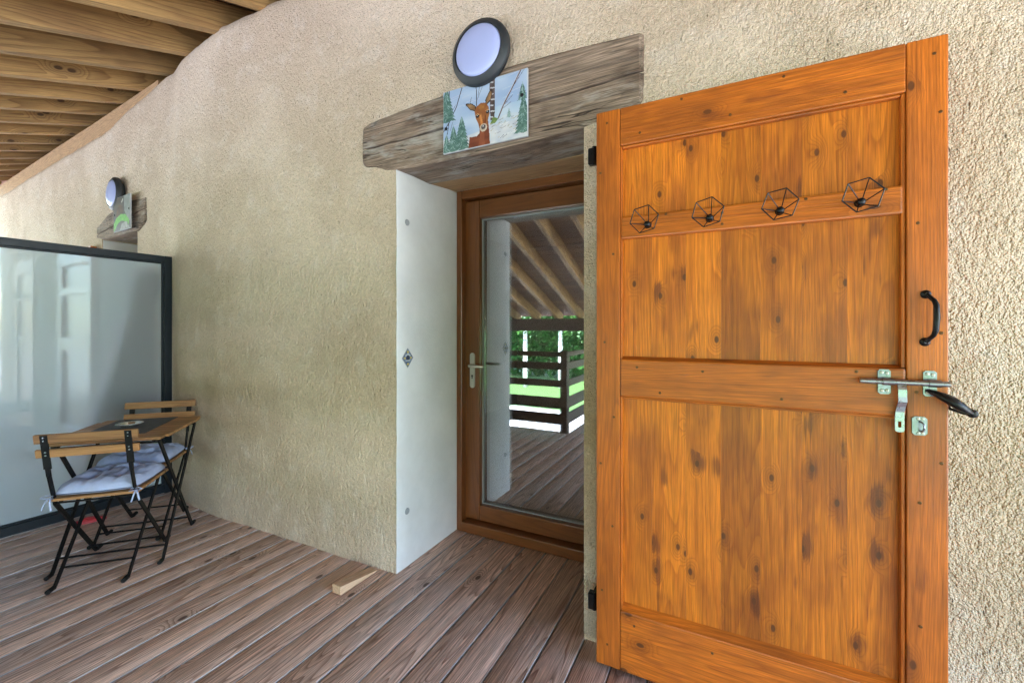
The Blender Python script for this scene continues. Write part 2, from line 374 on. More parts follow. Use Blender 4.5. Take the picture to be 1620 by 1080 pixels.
M['leaf'] = leaf_mat('birch_leaf', (0.04, 0.14, 0.035), (0.12, 0.27, 0.07))
M['leaf2'] = leaf_mat('shrub_leaf', (0.025, 0.10, 0.028), (0.07, 0.20, 0.05))
def bark():
    w = NT('birch_bark'); P = w.obj()
    n = w.noise(w.scale(P, (1, 1, 3.0)), 6.0, 4.0, 0.7)
    w.l.new(w.mix(w.maprange(n, 0.56, 0.64), (0.62, 0.60, 0.57), (0.05, 0.045, 0.04)), w.b.inputs['Base Color']); w.b.inputs['Roughness'].default_value = 0.85
    return w.m
M['bark'] = bark()
def ground_mat():
    w = NT('grass_and_gravel'); P = w.obj()
    sx = w.new('ShaderNodeSeparateXYZ'); w.l.new(P, sx.inputs[0])
    e = w.math('ADD', sx.outputs[1], w.math('MULTIPLY', w.noise(P, 0.35, 4.0, 0.6), 3.0))
    f = w.maprange(e, -12.2, -11.4)
    n = w.noise(P, 3.0, 5.0, 0.7); n2 = w.noise(P, 40.0, 3.0, 0.7)
    gr = w.mix(n, (0.05, 0.13, 0.028), (0.11, 0.22, 0.05)); gv = w.mix(n2, (0.46, 0.455, 0.45), (0.62, 0.615, 0.61))
    w.l.new(w.mix(f, gr, gv), w.b.inputs['Base Color']); w.b.inputs['Roughness'].default_value = 0.95
    w.l.new(w.bump(n2, 0.5, 0.03), w.b.inputs['Normal']); return w.m
M['ground'] = ground_mat()
def attr_mat(name, rough=0.55, coat=0.05):
    w = NT(name); a = w.new('ShaderNodeAttribute'); a.attribute_name = 'paint'
    w.l.new(a.outputs['Color'], w.b.inputs['Base Color']); w.b.inputs['Roughness'].default_value = rough
    w.b.inputs['Coat Weight'].default_value = coat; w.b.inputs['Coat Roughness'].default_value = 0.1
    w.l.new(w.bump(w.noise(w.obj(), 160.0, 2.0, 0.5), 0.15, 0.001), w.b.inputs['Normal']); return w.m
M['paint'] = attr_mat('painted_print')

# ------------------------------------------------------------------ ground
bm = BM(); N = 40
gv = {}
for i in range(N + 1):
    for j in range(N + 1):
        x = -200 + 400 * i / N; y = -300 + 400 * j / N
        d = max(0.0, -y - 16)
        gv[i, j] = bm.verts.new((x, y, -2.5 + 0.02 * d + (0.3 * math.sin(x * 0.05) if d > 0 else 0)))
for i in range(N):
    for j in range(N): bm.faces.new((gv[i, j], gv[i + 1, j], gv[i + 1, j + 1], gv[i, j + 1]))
tag(ob('ground', bm, M['ground'], smooth=True), kind='structure')

# ------------------------------------------------------------------ wall shape
KN = [(-14, 2.50), (-9.5, 2.18), (-7.5, 2.05), (-6.5, 1.985), (-5.5, 1.925), (-4.6, 1.862), (-4.0, 1.815), (-3.67, 1.748), (-3.44, 1.725), (-3.1, 1.695), (-2.75, 1.704), (-2.2, 1.722), (-1.55, 1.731), (6, 1.731)]
def wall_y(x, z=1.0):
    y = KN[-1][1]
    for (a, ya), (b, yb) in zip(KN, KN[1:]):
        if a <= x <= b:
            t = (x - a) / (b - a); t = t * t * (3 - 2 * t) * 0.5 + t * 0.5; y = ya + (yb - ya) * t; break
    wv = 0.011 * noise.noise(Vector((x * 1.3, 3.1, z * 1.3))) + 0.005 * noise.noise(Vector((x * 4.0, 9.1, z * 4.0)))
    wv += 0.0028 * noise.noise(Vector((x * 13.0 + 2 * noise.noise(Vector((x * 3, 0, z * 3))), 5.1, z * 7.0))) + 0.0016 * noise.noise(Vector((x * 24.0, 1.1, z * 17.0)))
    edge = min(abs(x + 1.55), abs(x + 0.54), 0.25) / 0.25
    return y + wv * (0.25 + 0.75 * edge)
def wall_top(x):
    pts = [(-14, 3.18), (-5.45, 3.195), (-4.9, 3.25), (-4.3, 3.325), (-3.7, 3.335), (6, 3.335)]
    for (a, za), (b, zb) in zip(pts, pts[1:]):
        if a <= x <= b: return za + (zb - za) * (x - a) / (b - a)
def lines(lo, hi, step, musts):
    ks = sorted(set([lo, hi] + musts)); out = []
    for a, b in zip(ks, ks[1:]):
        n = max(1, round((b - a) / step)); out += [a + (b - a) * k / n for k in range(n)]
    return out + [hi]
OPEN = [(-1.556, -0.54, 2.16), (-5.46, -4.63, 2.15)]
XS = lines(-14.0, -6.0, 0.08, [])[:-1] + lines(-6.0, 0.9, 0.024, [-1.556, -0.54, -5.46, -4.63])[:-1] + lines(0.9, 2.6, 0.08, []); ZS = lines(-2.6, -0.15, 0.1, [])[:-1] + lines(-0.15, 3.5, 0.024, [2.16, 2.15])
bm = BM(); fv = {}; bv = {}
def inside(x, z): return any(a < x < b and -0.15 < z < t for a, b, t in OPEN)
def fvert(i, j):
    if (i, j) not in fv:
        x, z = XS[i], ZS[j]; zt = wall_top(x)
        f = (z / 3.5) if z > 2.3 else None
        zz = z if z <= 2.3 else 2.3 + (z - 2.3) / 1.2 * (zt - 2.3)
        rd = max(0.0, zz - (zt - 0.06)) / 0.06
        pocket = 0.09 if (-1.75 < x < -0.34 and 2.19 < zz < 2.37) else 0.0       # masonry pocket behind the lintel
        fv[i, j] = bm.verts.new((x, wall_y(x, zz) + pocket + 0.02 * rd * rd, zz + (0.012 * noise.noise(Vector((x * 6, 0, 0))) if rd else 0)))
    return fv[i, j]
cells = set()
for i in range(len(XS) - 1):
    for j in range(len(ZS) - 1):
        if not inside((XS[i] + XS[i + 1]) / 2, (ZS[j] + ZS[j + 1]) / 2): cells.add((i, j))
for (i, j) in cells: bm.faces.new((fvert(i, j), fvert(i + 1, j), fvert(i + 1, j + 1), fvert(i, j + 1)))
def bvert(k):
    if k not in bv:
        c = fv[k].co; bv[k] = bm.verts.new((c.x, 2.45 if c.x > -3 else c.y + 0.55, c.z))
    return bv[k]
for (i, j) in cells:
    for (n, a, b) in (((i - 1, j), (i, j), (i, j + 1)), ((i + 1, j), (i + 1, j), (i + 1, j + 1)), ((i, j - 1), (i, j), (i + 1, j)), ((i, j + 1), (i, j + 1), (i + 1, j + 1))):
        if n not in cells: bm.faces.new((fv[a], fv[b], bvert(b), bvert(a)))
wall = ob('house_wall', bm, M['stucco'], smooth=True, angle=40)
tag(wall, 'beige roughcast rendered house wall with a bulging uneven surface', 'wall')
def reveal(x0, x1, y0, y1, zt, nm='plaster_reveal'):
    b = BM(); rows = []
    for k in range(61):
        z = 0.004 + (zt - 0.004) * k / 60; e = 0.003 * noise.noise(Vector((0, 4.4, z * 9))) + 0.002 * noise.noise(Vector((0, 8.4, z * 31)))
        ys = [y0 + e + t * (y1 - y0 - e) for t in (0, 0.008, 0.2, 0.4, 0.6, 0.8, 1.0)]
        xo = [x1 - 0.002 - e * 0.3] + [x1 + 0.0018 * noise.noise(Vector((0, q * 5, z * 4))) - 0.001 for q in ys[1:]]
        rows.append([b.verts.new((xx, q, z)) for xx, q in zip(xo, ys)] + [b.verts.new((x0, y1, z)), b.verts.new((x0, y0 + e, z))])
    for A, B_ in zip(rows, rows[1:]):
        for k in range(9): b.faces.new((A[k], A[(k + 1) % 9], B_[(k + 1) % 9], B_[k]))
    b.faces.new(rows[0]); b.faces.new(rows[-1][::-1])
    return ob(nm, b, M['plaster'], wall, smooth=True, angle=40)
rv = reveal(-1.5575, -1.55, 1.729, 2.30, 2.15); rv['label'] = 'smooth white plastered door reveal'
rv2 = reveal(-5.4615, -5.45, wall_y(-5.46) + 0.004, 2.42, 2.14)
b = BM(); box(b, -5.7, -4.4, 2.475, 2.52, -0.3, 2.5); ob('opening_sun_block', b, M['dark_room'], wall)  # unseen panel, added to stop sun coming through the far opening
# fixing rosettes and the small diamond plaque on the reveal
for z in (1.86, 0.303):
    b = BM(); lathe(b, [(0, 0.004), (0.008, 0.005), (0.010, 0.003), (0.016, 0.0035), (0.018, 0.0)], 12, Matrix.Translation((-1.55, 1.806, z)) @ Matrix.Rotation(R(90), 4, 'Y'))
    o = ob('fixing_cap', b, M['cap'], wall); o['label'] = 'grey screw cap on the white reveal'

# ------------------------------------------------------------------ painted prints (vertex colours)
def lin(c): return tuple((v / 255.0 / 12.92) if v <= 10 else ((v / 255.0 + 0.055) / 1.055) ** 2.4 for v in c)
class Canvas:
    def __init__(s, w, h, asp, bgc, seed=1):
        s.w, s.h = w, h; s.asp = asp
        s.U, s.V = np.meshgrid((np.arange(w) + 0.5) / w, (np.arange(h) + 0.5) / h)
        s.img = np.zeros((h, w, 3)); s.img[:] = lin(bgc); s.rng = np.random.RandomState(seed)
    def soft(s, k=6):
        g = s.rng.rand(k + 2, k + 2); x = s.U * k; y = s.V * k; i = x.astype(int); j = y.astype(int); fx = x - i; fy = y - j
        fx = fx * fx * (3 - 2 * fx); fy = fy * fy * (3 - 2 * fy)
        return (g[j, i] * (1 - fx) + g[j, i + 1] * fx) * (1 - fy) + (g[j + 1, i] * (1 - fx) + g[j + 1, i + 1] * fx) * fy
    def put(s, m, c, c2=None, k=14):
        m = np.clip(m, 0, 1)[..., None]; col = np.array(lin(c))
        if c2 is not None:
            f = s.soft(k)[..., None]; col = col * (1 - f) + np.array(lin(c2)) * f
        s.img = s.img * (1 - m) + col * m
    def poly(s, pts, c, c2=None, k=14):
        ins = np.zeros(s.U.shape, bool); n = len(pts)
        for a in range(n):
            x0, y0 = pts[a]; x1, y1 = pts[(a + 1) % n]
            if y0 == y1: continue
            cr = ((y0 > s.V) != (y1 > s.V)) & (s.U < (x1 - x0) * (s.V - y0) / (y1 - y0) + x0); ins ^= cr
        s.put(ins.astype(float), c, c2, k)
    def line(s, pts, wd, c, c2=None):
        for (x0, y0), (x1, y1) in zip(pts, pts[1:]):
            dx, dy = (x1 - x0) * s.asp, y1 - y0; L = dx * dx + dy * dy + 1e-9
            t = np.clip((((s.U - x0) * s.asp) * dx + (s.V - y0) * dy) / L, 0, 1)
            d = np.hypot((s.U - x0) * s.asp - t * dx, (s.V - y0) - t * dy); s.put((d < wd).astype(float), c, c2, 30)
    def disc(s, x, y, rx, ry, c, c2=None): s.put((((s.U - x) / rx) ** 2 + ((s.V - y) / ry) ** 2 < 1).astype(float), c, c2, 20)
    def fir(s, x, y0, y1, hw, c, c2):
        n = 9
        for q in range(n):
            yb = y0 + (y1 - y0) * (q / n) * 0.95; yt = min(y1, yb + (y1 - y0) * 0.30); w_ = hw * (1 - q / n) ** 0.8 + 0.006
            s.poly([(x - w_, yb), (x - w_ * 0.5, yb + 0.012), (x, yb - 0.01), (x + w_ * 0.5, yb + 0.012), (x + w_, yb), (x, yt)], c, c2, 40)
        for q in range(26):
            t = s.rng.rand(); yy = y0 + (y1 - y0) * t; w_ = hw * (1 - t); a = (s.rng.rand() * 2 - 1) * w_ * 0.9
            s.line([(x + a * 0.3, yy + 0.02), (x + a, yy - 0.012)], 0.004, (150, 178, 176))
    def mesh(s, name, W, H, thick=0.0):
        vs_ = []; fs = []; w, h = s.w, s.h
        for j in range(h + 1):
            for i in range(w + 1): vs_.append((W * (i / w - 0.5), 0.0, H * (j / h - 0.5)))
        for j in range(h):
            for i in range(w):
                a = j * (w + 1) + i; fs.append((a, a + 1, a + w + 2, a + w + 1))
        me = bpy.data.meshes.new(name); me.from_pydata(vs_, [], fs)
        at = me.color_attributes.new('paint', 'FLOAT_COLOR', 'CORNER')
        c = np.ones((h * w, 4, 4)); c[:, :, :3] = s.img.reshape(-1, 1, 3) * 0.8; at.data.foreach_set('color', c.ravel())
        return me
def deer_canvas():
    c = Canvas(210, 140, 1.5, (168, 190, 222), 3)
    c.put(np.ones(c.U.shape), (150, 176, 216), (196, 212, 232), 7)
    for q in range(50):
        x, y = c.rng.rand(2); c.line([(x, y), (x + 0.10, y + 0.02)], 0.006, (176 + q % 20, 196 + q % 14, 226))
    c.poly([(0, 0), (1, 0), (1, 0.36), (0.80, 0.40), (0.62, 0.36), (0.5, 0.25), (0.3, 0.2), (0, 0.22)], (226, 226, 228), (190, 198, 214), 16)
    c.put(((c.V > 0.28) & (c.V < 0.55) & (c.U > 0.6)) * 0.55, (214, 226, 236), (178, 206, 226), 8)
    for q in range(60):
        x = 0.58 + 0.4 * c.rng.rand(); y = 0.04 + 0.3 * c.rng.rand(); c.line([(x, y), (x + 0.05 * c.rng.rand(), y + 0.03 * c.rng.rand())], 0.004, [(150, 150, 160), (206, 186, 170), (168, 160, 120), (240, 240, 242)][q % 4])
    # bare trees
    c.line([(0.415, 1.0), (0.425, 0.45)], 0.007, (40, 32, 36)); c.line([(0.24, 1.0), (0.17, 0.72), (0.08, 0.50), (0.0, 0.36)], 0.008, (58, 44, 50))
    c.line([(0.075, 1.0), (0.085, 0.6), (0.05, 0.3)], 0.006, (50, 46, 52))
    c.poly([(0.575, 1.0), (0.64, 1.0), (0.635, 0.36), (0.585, 0.36)], (60, 46, 44), (110, 92, 92), 22)
    for q in range(7): c.line([(0.59, 0.95 - 0.09 * q), (0.615 + 0.015 * (q % 2), 0.94 - 0.09 * q)], 0.010, (206, 206, 214))
    c.line([(0.93, 1.0), (0.84, 0.78), (0.74, 0.55), (0.675, 0.36)], 0.011, (88, 58, 54), (140, 116, 116))
    c.line([(0.92, 1.0), (0.83, 0.78), (0.73, 0.56)], 0.003, (220, 222, 230))
    for a in ([(0.84, 0.78), (0.97, 1.0)], [(0.75, 0.55), (0.84, 0.66)], [(0.74, 0.5), (0.82, 0.56)], [(0.40, 0.6), (0.34, 0.72), (0.36, 0.8)], [(0.43, 0.74), (0.49, 0.92)], [(0.44, 0.80), (0.46, 0.96)], [(0.09, 0.62), (0.16, 0.75)], [(0.09, 0.35), (0.12, 0.48)]): c.line(a, 0.0035, (84, 62, 64))
    # firs
    for f in ((0.04, 0.50, 1.06, 0.12), (0.95, 0.55, 0.80, 0.055), (0.96, 0.06, 0.62, 0.10), (0.80, 0.34, 0.45, 0.028), (0.13, 0.0, 0.42, 0.085), (0.04, 0.0, 0.3, 0.06), (0.235, 0.0, 0.54, 0.105)): c.fir(*f, (58, 96, 92), (106, 142, 130))
    c.poly([(0.58, 0.30), (0.62, 0.40), (0.68, 0.36), (0.64, 0.30)], (90, 130, 70), (150, 160, 90), 30)
    # deer: neck, ears, head
    c.poly([(0.32, 0.0), (0.335, 0.17), (0.42, 0.16), (0.455, 0.20), (0.455, 0.36), (0.56, 0.36), (0.575, 0.15), (0.58, 0.0)], (112, 52, 32), (142, 74, 48), 18)
    c.poly([(0.44, 0.0), (0.47, 0.22), (0.51, 0.22), (0.52, 0.0)], (166, 96, 66), (134, 68, 44), 14)
    for e in ([(0.415, 0.55), (0.345, 0.60), (0.285, 0.70), (0.29, 0.725), (0.36, 0.70), (0.415, 0.635)], [(0.53, 0.60), (0.525, 0.70), (0.575, 0.82), (0.60, 0.845), (0.612, 0.78), (0.585, 0.66)]):
        c.poly(e, (46, 30, 24)); mx = sum(p[0] for p in e) / len(e); my = sum(p[1] for p in e) / len(e)
        c.poly([(mx + (a - mx) * 0.76, my + (b - my) * 0.74) for a, b in e], (176, 136, 96), (112, 80, 52), 24)
    c.poly([(0.395, 0.56), (0.42, 0.63), (0.47, 0.67), (0.53, 0.655), (0.565, 0.58), (0.575, 0.47), (0.555, 0.36), (0.545, 0.25), (0.52, 0.215), (0.485, 0.215), (0.46, 0.25), (0.445, 0.34), (0.41, 0.45)], (132, 74, 38), (166, 104, 56), 16)
    c.poly([(0.44, 0.60), (0.47, 0.645), (0.52, 0.64), (0.51, 0.57), (0.47, 0.55)], (184, 126, 66), (140, 80, 36), 30)
    c.poly([(0.455, 0.46), (0.475, 0.50), (0.50, 0.32), (0.475, 0.30)], (226, 158, 92), (196, 112, 50), 20)
    c.poly([(0.52, 0.48), (0.535, 0.45), (0.53, 0.33), (0.515, 0.32)], (120, 58, 24))
    c.disc(0.503, 0.275, 0.043, 0.062, (236, 226, 212), (190, 170, 150)); c.disc(0.503, 0.285, 0.027, 0.038, (64, 56, 58), (120, 112, 116)); c.disc(0.500, 0.30, 0.010, 0.012, (190, 190, 200))
    for ex, ey in ((0.432, 0.475), (0.553, 0.505)): c.disc(ex, ey, 0.020, 0.026, (30, 20, 20)); c.disc(ex - 0.004, ey + 0.008, 0.005, 0.007, (230, 232, 240)); c.line([(ex - 0.022, ey + 0.018), (ex, ey + 0.034), (ex + 0.02, ey + 0.02)], 0.004, (232, 190, 140))
    c.line([(0.70, 0.05), (0.74, 0.09)], 0.004, (80, 86, 120)); c.line([(0.73, 0.05), (0.78, 0.09)], 0.004, (80, 86, 120))
    return c
def boar_canvas():
    c = Canvas(70, 60, 1.2, (60, 56, 52), 5)
    c.put(np.ones(c.U.shape), (48, 46, 46), (92, 84, 76), 8)
    c.poly([(0.62, 1.0), (1, 1), (1, 0.2), (0.82, 0.35), (0.66, 0.55)], (122, 128, 124), (156, 160, 154), 8)
    c.poly([(0.14, 0.42), (0.2, 0.66), (0.36, 0.78), (0.56, 0.70), (0.6, 0.5), (0.4, 0.38)], (66, 42, 24), (112, 74, 40), 12)
    c.line([(0.02, 0.12), (0.2, 0.30), (0.45, 0.38), (0.7, 0.34), (0.86, 0.2)], 0.10, (70, 150, 40), (120, 200, 70))
    c.line([(0.5, 0.84), (0.56, 0.9)], 0.03, (206, 204, 196)); c.poly([(0.4, 0), (0.5, 0.2), (0.8, 0.22), (1, 0)], (170, 170, 164), (90, 90, 86), 14)
    return c
def plaque_canvas():
    c = Canvas(24, 36, 0.7, (92, 112, 146), 2)
    c.put(np.ones(c.U.shape), (70, 92, 130), (150, 165, 190), 8)
    for x, y in ((0.5, 0.82), (0.22, 0.5), (0.78, 0.5), (0.5, 0.17)): c.disc(x, y, 0.09, 0.06, (222, 196, 90))
    c.disc(0.5, 0.5, 0.16, 0.14, (54, 66, 96), (30, 36, 60)); c.line([(0.3, 0.62), (0.5, 0.72), (0.7, 0.62)], 0.04, (206, 212, 222)); c.line([(0.35, 0.36), (0.65, 0.36)], 0.04, (206, 212, 222))
    return c

# ------------------------------------------------------------------ timber lintels
def lintel(name, x0, x1, top_fn, bot_fn, crack_fn, yf, yb, mat, yoff=None):
    """front grid with a crack that runs along it, worn lower edge, closed back"""
    yoff = yoff or (lambda x: 0.0)
    bm = BM(); nx = 90; rows = []
    T = [0, .08, .2, .35, .5, .65, .8, .92, 1.0]
    grid = []
    for i in range(nx + 1):
        x = x0 + (x1 - x0) * i / nx
        zt, zb, zc = top_fn(x), bot_fn(x), crack_fn(x) + 0.006 * noise.noise(Vector((x * 9, 2, 0)))
        g = 0.0055 * (1.0 + 0.8 * noise.noise(Vector((x * 5, 7, 0)))) ; g = max(g, 0.0006)
        zs = [zb + (zc - g - zb) * t for t in T] + [zc - 0.7 * g, zc, zc + 0.7 * g] + [zc + g + (zt - zc - g) * t for t in T]
        colv = []
        for k, z in enumerate(zs):
            d = 0.006 * noise.noise(Vector((x * 3, z * 14, 1.7))) + 0.002 * noise.noise(Vector((x * 14, z * 50, 4.7)))
            if k == 0: d += 0.014 + 0.012 * noise.noise(Vector((x * 4, 0, 3)))
            if k == 1: d += 0.003
            if len(T) <= k <= len(T) + 2: d += 0.050
            if k == len(zs) - 1: d += 0.012
            if i in (0, nx): d += 0.012
            colv.append(bm.verts.new((x, yf + yoff(x) + d, z)))
        colv.append(bm.verts.new((x, yb + yoff(x), zs[-1])))
        colv.append(bm.verts.new((x, yb + yoff(x), zs[0] + 0.006 + 0.006 * noise.noise(Vector((x * 3, 5, 0))))))
        colv.append(bm.verts.new((x, (yf + yb) / 2 + yoff(x), zs[0] + 0.006 + 0.012 * noise.noise(Vector((x * 4, 8, 0))))))
        grid.append(colv)
    m = len(grid[0])
    for i in range(nx):
        for k in range(m): bm.faces.new((grid[i][k], grid[i + 1][k], grid[i + 1][(k + 1) % m], grid[i][(k + 1) % m]))
    bm.faces.new(grid[0]); bm.faces.new(grid[-1][::-1])
    return ob(name, bm, mat, smooth=True, angle=35)
def interp(pts):
    def f(x):
        if x <= pts[0][0]: return pts[0][1]
        for (a, ya), (b, yb) in zip(pts, pts[1:]):
            if x <= b: return ya + (yb - ya) * (x - a) / (b - a)
        return pts[-1][1]
    return f
lt = lintel('timber_lintel', -1.797, -0.297, interp([(-1.797, 2.385), (-1.74, 2.405), (-1.255, 2.437), (-0.9, 2.478), (-0.6, 2.468), (-0.31, 2.452)]),
            interp([(-1.797, 2.185), (-1.76, 2.160), (-1.70, 2.156), (-1.63, 2.130), (-1.541, 2.117), (-1.0, 2.115), (-0.542, 2.128), (-0.30, 2.172)]),
            interp([(-1.797, 2.262), (-1.254, 2.267), (-0.784, 2.279), (-0.52, 2.285), (-0.3, 2.295)]), 1.718, 2.0, M['lintel'])
tag(lt, 'long weathered grey oak lintel beam above the open glazed door', 'lintel', 'timber lintels over the doors')
b = BM(); prism(b, [(2.003, 2.126), (2.2735, 2.1585), (2.2735, 2.19), (2.003, 2.19)], -1.549, -0.545, 'yz'); o = ob('soffit_board', b, M['soffit'], wall); o['label'] = 'light brown board lining the underside of the doorway'
dy = lambda x: wall_y(x) - 1.90
lt2 = lintel('timber_lintel', -5.56, -4.42, interp([(-5.56, 2.27), (-5.3, 2.36), (-4.9, 2.42), (-4.42, 2.40)]), interp([(-5.56, 2.17), (-5.4, 2.14), (-4.6, 2.13), (-4.42, 2.2)]),
             interp([(-5.56, 2.2), (-4.42, 2.3)]), 1.885, 2.2, M['lintel'], dy)
tag(lt2, 'small far lintel of grey oak above the frosted screen', 'lintel', 'timber lintels over the doors')

# ------------------------------------------------------------------ deck
deck = empty('deck', (0, 0, 0)); tag(deck, kind='structure')
PITCH, BW = 0.1345, 0.1270
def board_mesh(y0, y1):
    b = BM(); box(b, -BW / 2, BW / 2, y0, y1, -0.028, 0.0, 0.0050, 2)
    me = finish(b, 'deck_board', True, 50); me.materials.append(M['deck']); me.materials.append(M['deck_edge_sheen'])
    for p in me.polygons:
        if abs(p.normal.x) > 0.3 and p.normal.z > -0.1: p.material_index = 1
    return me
mesh_cache = {}
k0 = -76
for k in range(k0, 34):
    xl = -1.612 + PITCH * k; xc = xl + PITCH / 2
    y1 = 2.285 if (-1.56 < xc < -0.53) else wall_y(xc, 0.0) + 0.03
    if xl < -1.556 < xl + PITCH or xl < -0.54 < xl + PITCH: y1 = 2.285
    if -5.5 < xc < -4.6: y1 = 2.40
    y0 = -0.24 if xc < -1.80 else -2.62
    key = (round(y0, 2), round(y1, 2))
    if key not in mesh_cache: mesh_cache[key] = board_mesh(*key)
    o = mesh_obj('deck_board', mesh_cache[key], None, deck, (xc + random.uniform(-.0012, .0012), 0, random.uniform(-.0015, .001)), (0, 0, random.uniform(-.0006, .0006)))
for y in (-0.15, 0.45, 1.05, 1.6, -2.5, -1.8, -1.0):
    b = BM(); box(b, -11.8 if y > -0.5 else -1.75, 2.8, y - 0.035, y + 0.035, -0.20, -0.031); ob('joist', b, M['rail_wood'], deck)
b = BM(); box(b, -11.8, 2.8, -0.24, 1.75, -0.24, -0.205); ob('underside_panel', b, M['rail_wood'], deck)

# ------------------------------------------------------------------ porch roof
S_, Z0 = 0.36, 3.32
ang = math.atan(S_)
XR = 4.2  # unseen right end of the roof, carried out to cut side light
roof = empty('porch_roof', (0, 1.72, Z0)); tag(roof, 'timber porch roof of close set pine rafters sloping down from the wall', 'roof')
L0, L1 = -5.75, 0.9       # along the slope, from the eave to behind the wall
rm = boxm('rafter', -0.036, 0.036, L0, L1, 0.0, 0.19, bev=0.0025); rm.materials.append(M['rafter'])
for k in range(-14, 17):
    x = -2.655 - 0.487 * k + random.uniform(-.008, .008)
    if x > XR - 0.05: continue
    mesh_obj('rafter', rm, None, roof, (x, 0, random.uniform(-.006, .006)), (ang, 0, 0))
pm = boxm('roof_plank', -10.8, XR, -0.068, 0.068, 0.0, 0.02, bev=0.002); pm.materials.append(M['roof_plank'])
n = 0; y = L0 + 0.07
while y < L1:
    p = Matrix.Rotation(ang, 4, 'X') @ Vector((0, y, 0.192)); mesh_obj('roof_plank', pm, None, roof, p, (ang, 0, 0)); y += 0.139; n += 1
b = BM(); box(b, -10.9, XR + 0.06, L0 - 0.15, 4.2, 0.2145, 0.26); ob('roof_covering', b, M['roofing'], roof, rot=(ang, 0, 0))  # unseen sheet added over the planks to block light through the gaps
b = BM(); box(b, -10.8, XR, -0.07, 0.07, -0.25, -0.003, 0.005); p = Matrix.Rotation(ang, 4, 'X') @ Vector((0, L0 + 0.25, 0)); ob('eave_beam', b, M['rail_wood'], roof, p)
for x in (-10.6, -6.6, -1.3, 4.0):
    b = BM(); box(b, -0.07, 0.07, -0.07, 0.07, -3.65, -0.253, 0.006); ob('roof_post', b, M['rail_wood'], roof, (x, p.y, p.z))
# wall plate on the far stretch of wall
b = BM()
for (xa, xb) in ((-12.5, -9.0), (-9.0, -7.0), (-7.0, -5.9), (-5.9, -4.3)):
    ya, yb_ = wall_y(xa, 3.1) + 0.03, wall_y(xb, 3.1) + 0.03
    vs_ = [b.verts.new(q) for q in ((xa, ya, 3.185), (xb, yb_, 3.195), (xb, yb_ + 0.2, 3.195), (xa, ya + 0.2, 3.185), (xa, ya, 3.375), (xb, yb_, 3.375), (xb, yb_ + 0.2, 3.375), (xa, ya + 0.2, 3.375))]
    for f in ((0, 1, 2, 3), (4, 5, 6, 7), (0, 1, 5, 4), (1, 2, 6, 5), (2, 3, 7, 6), (3, 0, 4, 7)): b.faces.new([vs_[q] for q in f])
wp = ob('wall_plate', b, M['soffit'], roof, (0, -1.72, -Z0))
b = BM(); box(b, -12.5, 2.6, 2.42, 2.47, 3.0, 3.9); ob('gable_infill', b, plain('pink_brick', (0.45, 0.24, 0.17), 0.9, nz=0.2), roof, (0, -1.72, -Z0))

# ------------------------------------------------------------------ room behind the glazed door
room = empty('room', (0, 4, 0)); tag(room, kind='structure')
def rbox(nm, mat, *a):
    b = BM(); box(b, *a); return ob(nm, b, mat, room, (0, -4, 0))
rbox('room_wall', M['dark_room'], -3.2, 1.6, 6.5, 6.6, -0.1, 2.6)
rbox('room_wall', M['dark_room'], -3.3, -3.2, 2.46, 6.6, -0.1, 2.6)
rbox('room_wall', M['dark_room'], 1.6, 1.7, 2.46, 6.6, -0.1, 2.6)
rbox('room_ceiling', M['dark_room'], -3.3, 1.7, 2.46, 6.6, 2.6, 2.7)
rbox('room_floor', M['room_floor'], -3.3, 1.7, 2.452, 6.6, -0.2, -0.1 + 0.1)

# ------------------------------------------------------------------ glazed door
gd = empty('glazed_door', (-1.045, 2.275, 0)); tag(gd, 'brown varnished glazed door set deep in the thick wall', 'door')
def gpart(nm, mat, *a, bev=0.003, par=None, seg=1):
    b = BM(); box(b, *a, bev=bev, seg=seg); o = ob(nm, b, mat, gd if par is None else par, (1.045, -2.275, 0) if par is None else (0, 0, 0)); return o
Y0 = 2.275
gpart('jamb', M['door_v'], -1.5495, -1.512, Y0, Y0 + 0.09, 0.002, 2.157)
gpart('jamb', M['door_v'], -0.579, -0.541, Y0, Y0 + 0.09, 0.002, 2.157)
gpart('frame_head', M['door_h'], -1.5115, -0.5795, Y0, Y0 + 0.09, 2.105, 2.157)
gpart('threshold', M['door_h'], -1.5115, -0.5795, Y0 - 0.006, Y0 + 0.13, 0.004, 0.066, bev=0.006, seg=2)
LY = Y0 + 0.050
gpart('stile', M['door_v'], -1.519, -1.410, LY, LY + 0.07, 0.072, 2.098, bev=0.006, seg=2)
gpart('stile', M['door_v'], -0.680, -0.571, LY, LY + 0.07, 0.072, 2.098, bev=0.006, seg=2)
gpart('rail', M['door_h'], -1.4095, -0.6805, LY, LY + 0.07, 1.985, 2.098, bev=0.006, seg=2)
gpart('rail', M['door_h'], -1.4095, -0.6805, LY, LY + 0.07, 0.072, 0.167, bev=0.006, seg=2)
b = BM()
for a in ((-1.4095, -1.4035, 0.168, 1.984), (-0.6865, -0.6805, 0.168, 1.984), (-1.403, -0.687, 0.168, 0.174), (-1.403, -0.687, 1.978, 1.984)): box(b, a[0], a[1], LY + 0.034, LY + 0.049, a[2], a[3])
ob('glazing_bead', b, M['seal'], gd, (1.045, -2.275, 0))
b = BM(); box(b, -1.409, -0.681, LY + 0.050, LY + 0.068, 0.169, 1.983); pane = ob('glass_pane', b, M['glass'], gd, (1.045, -2.275, 0))
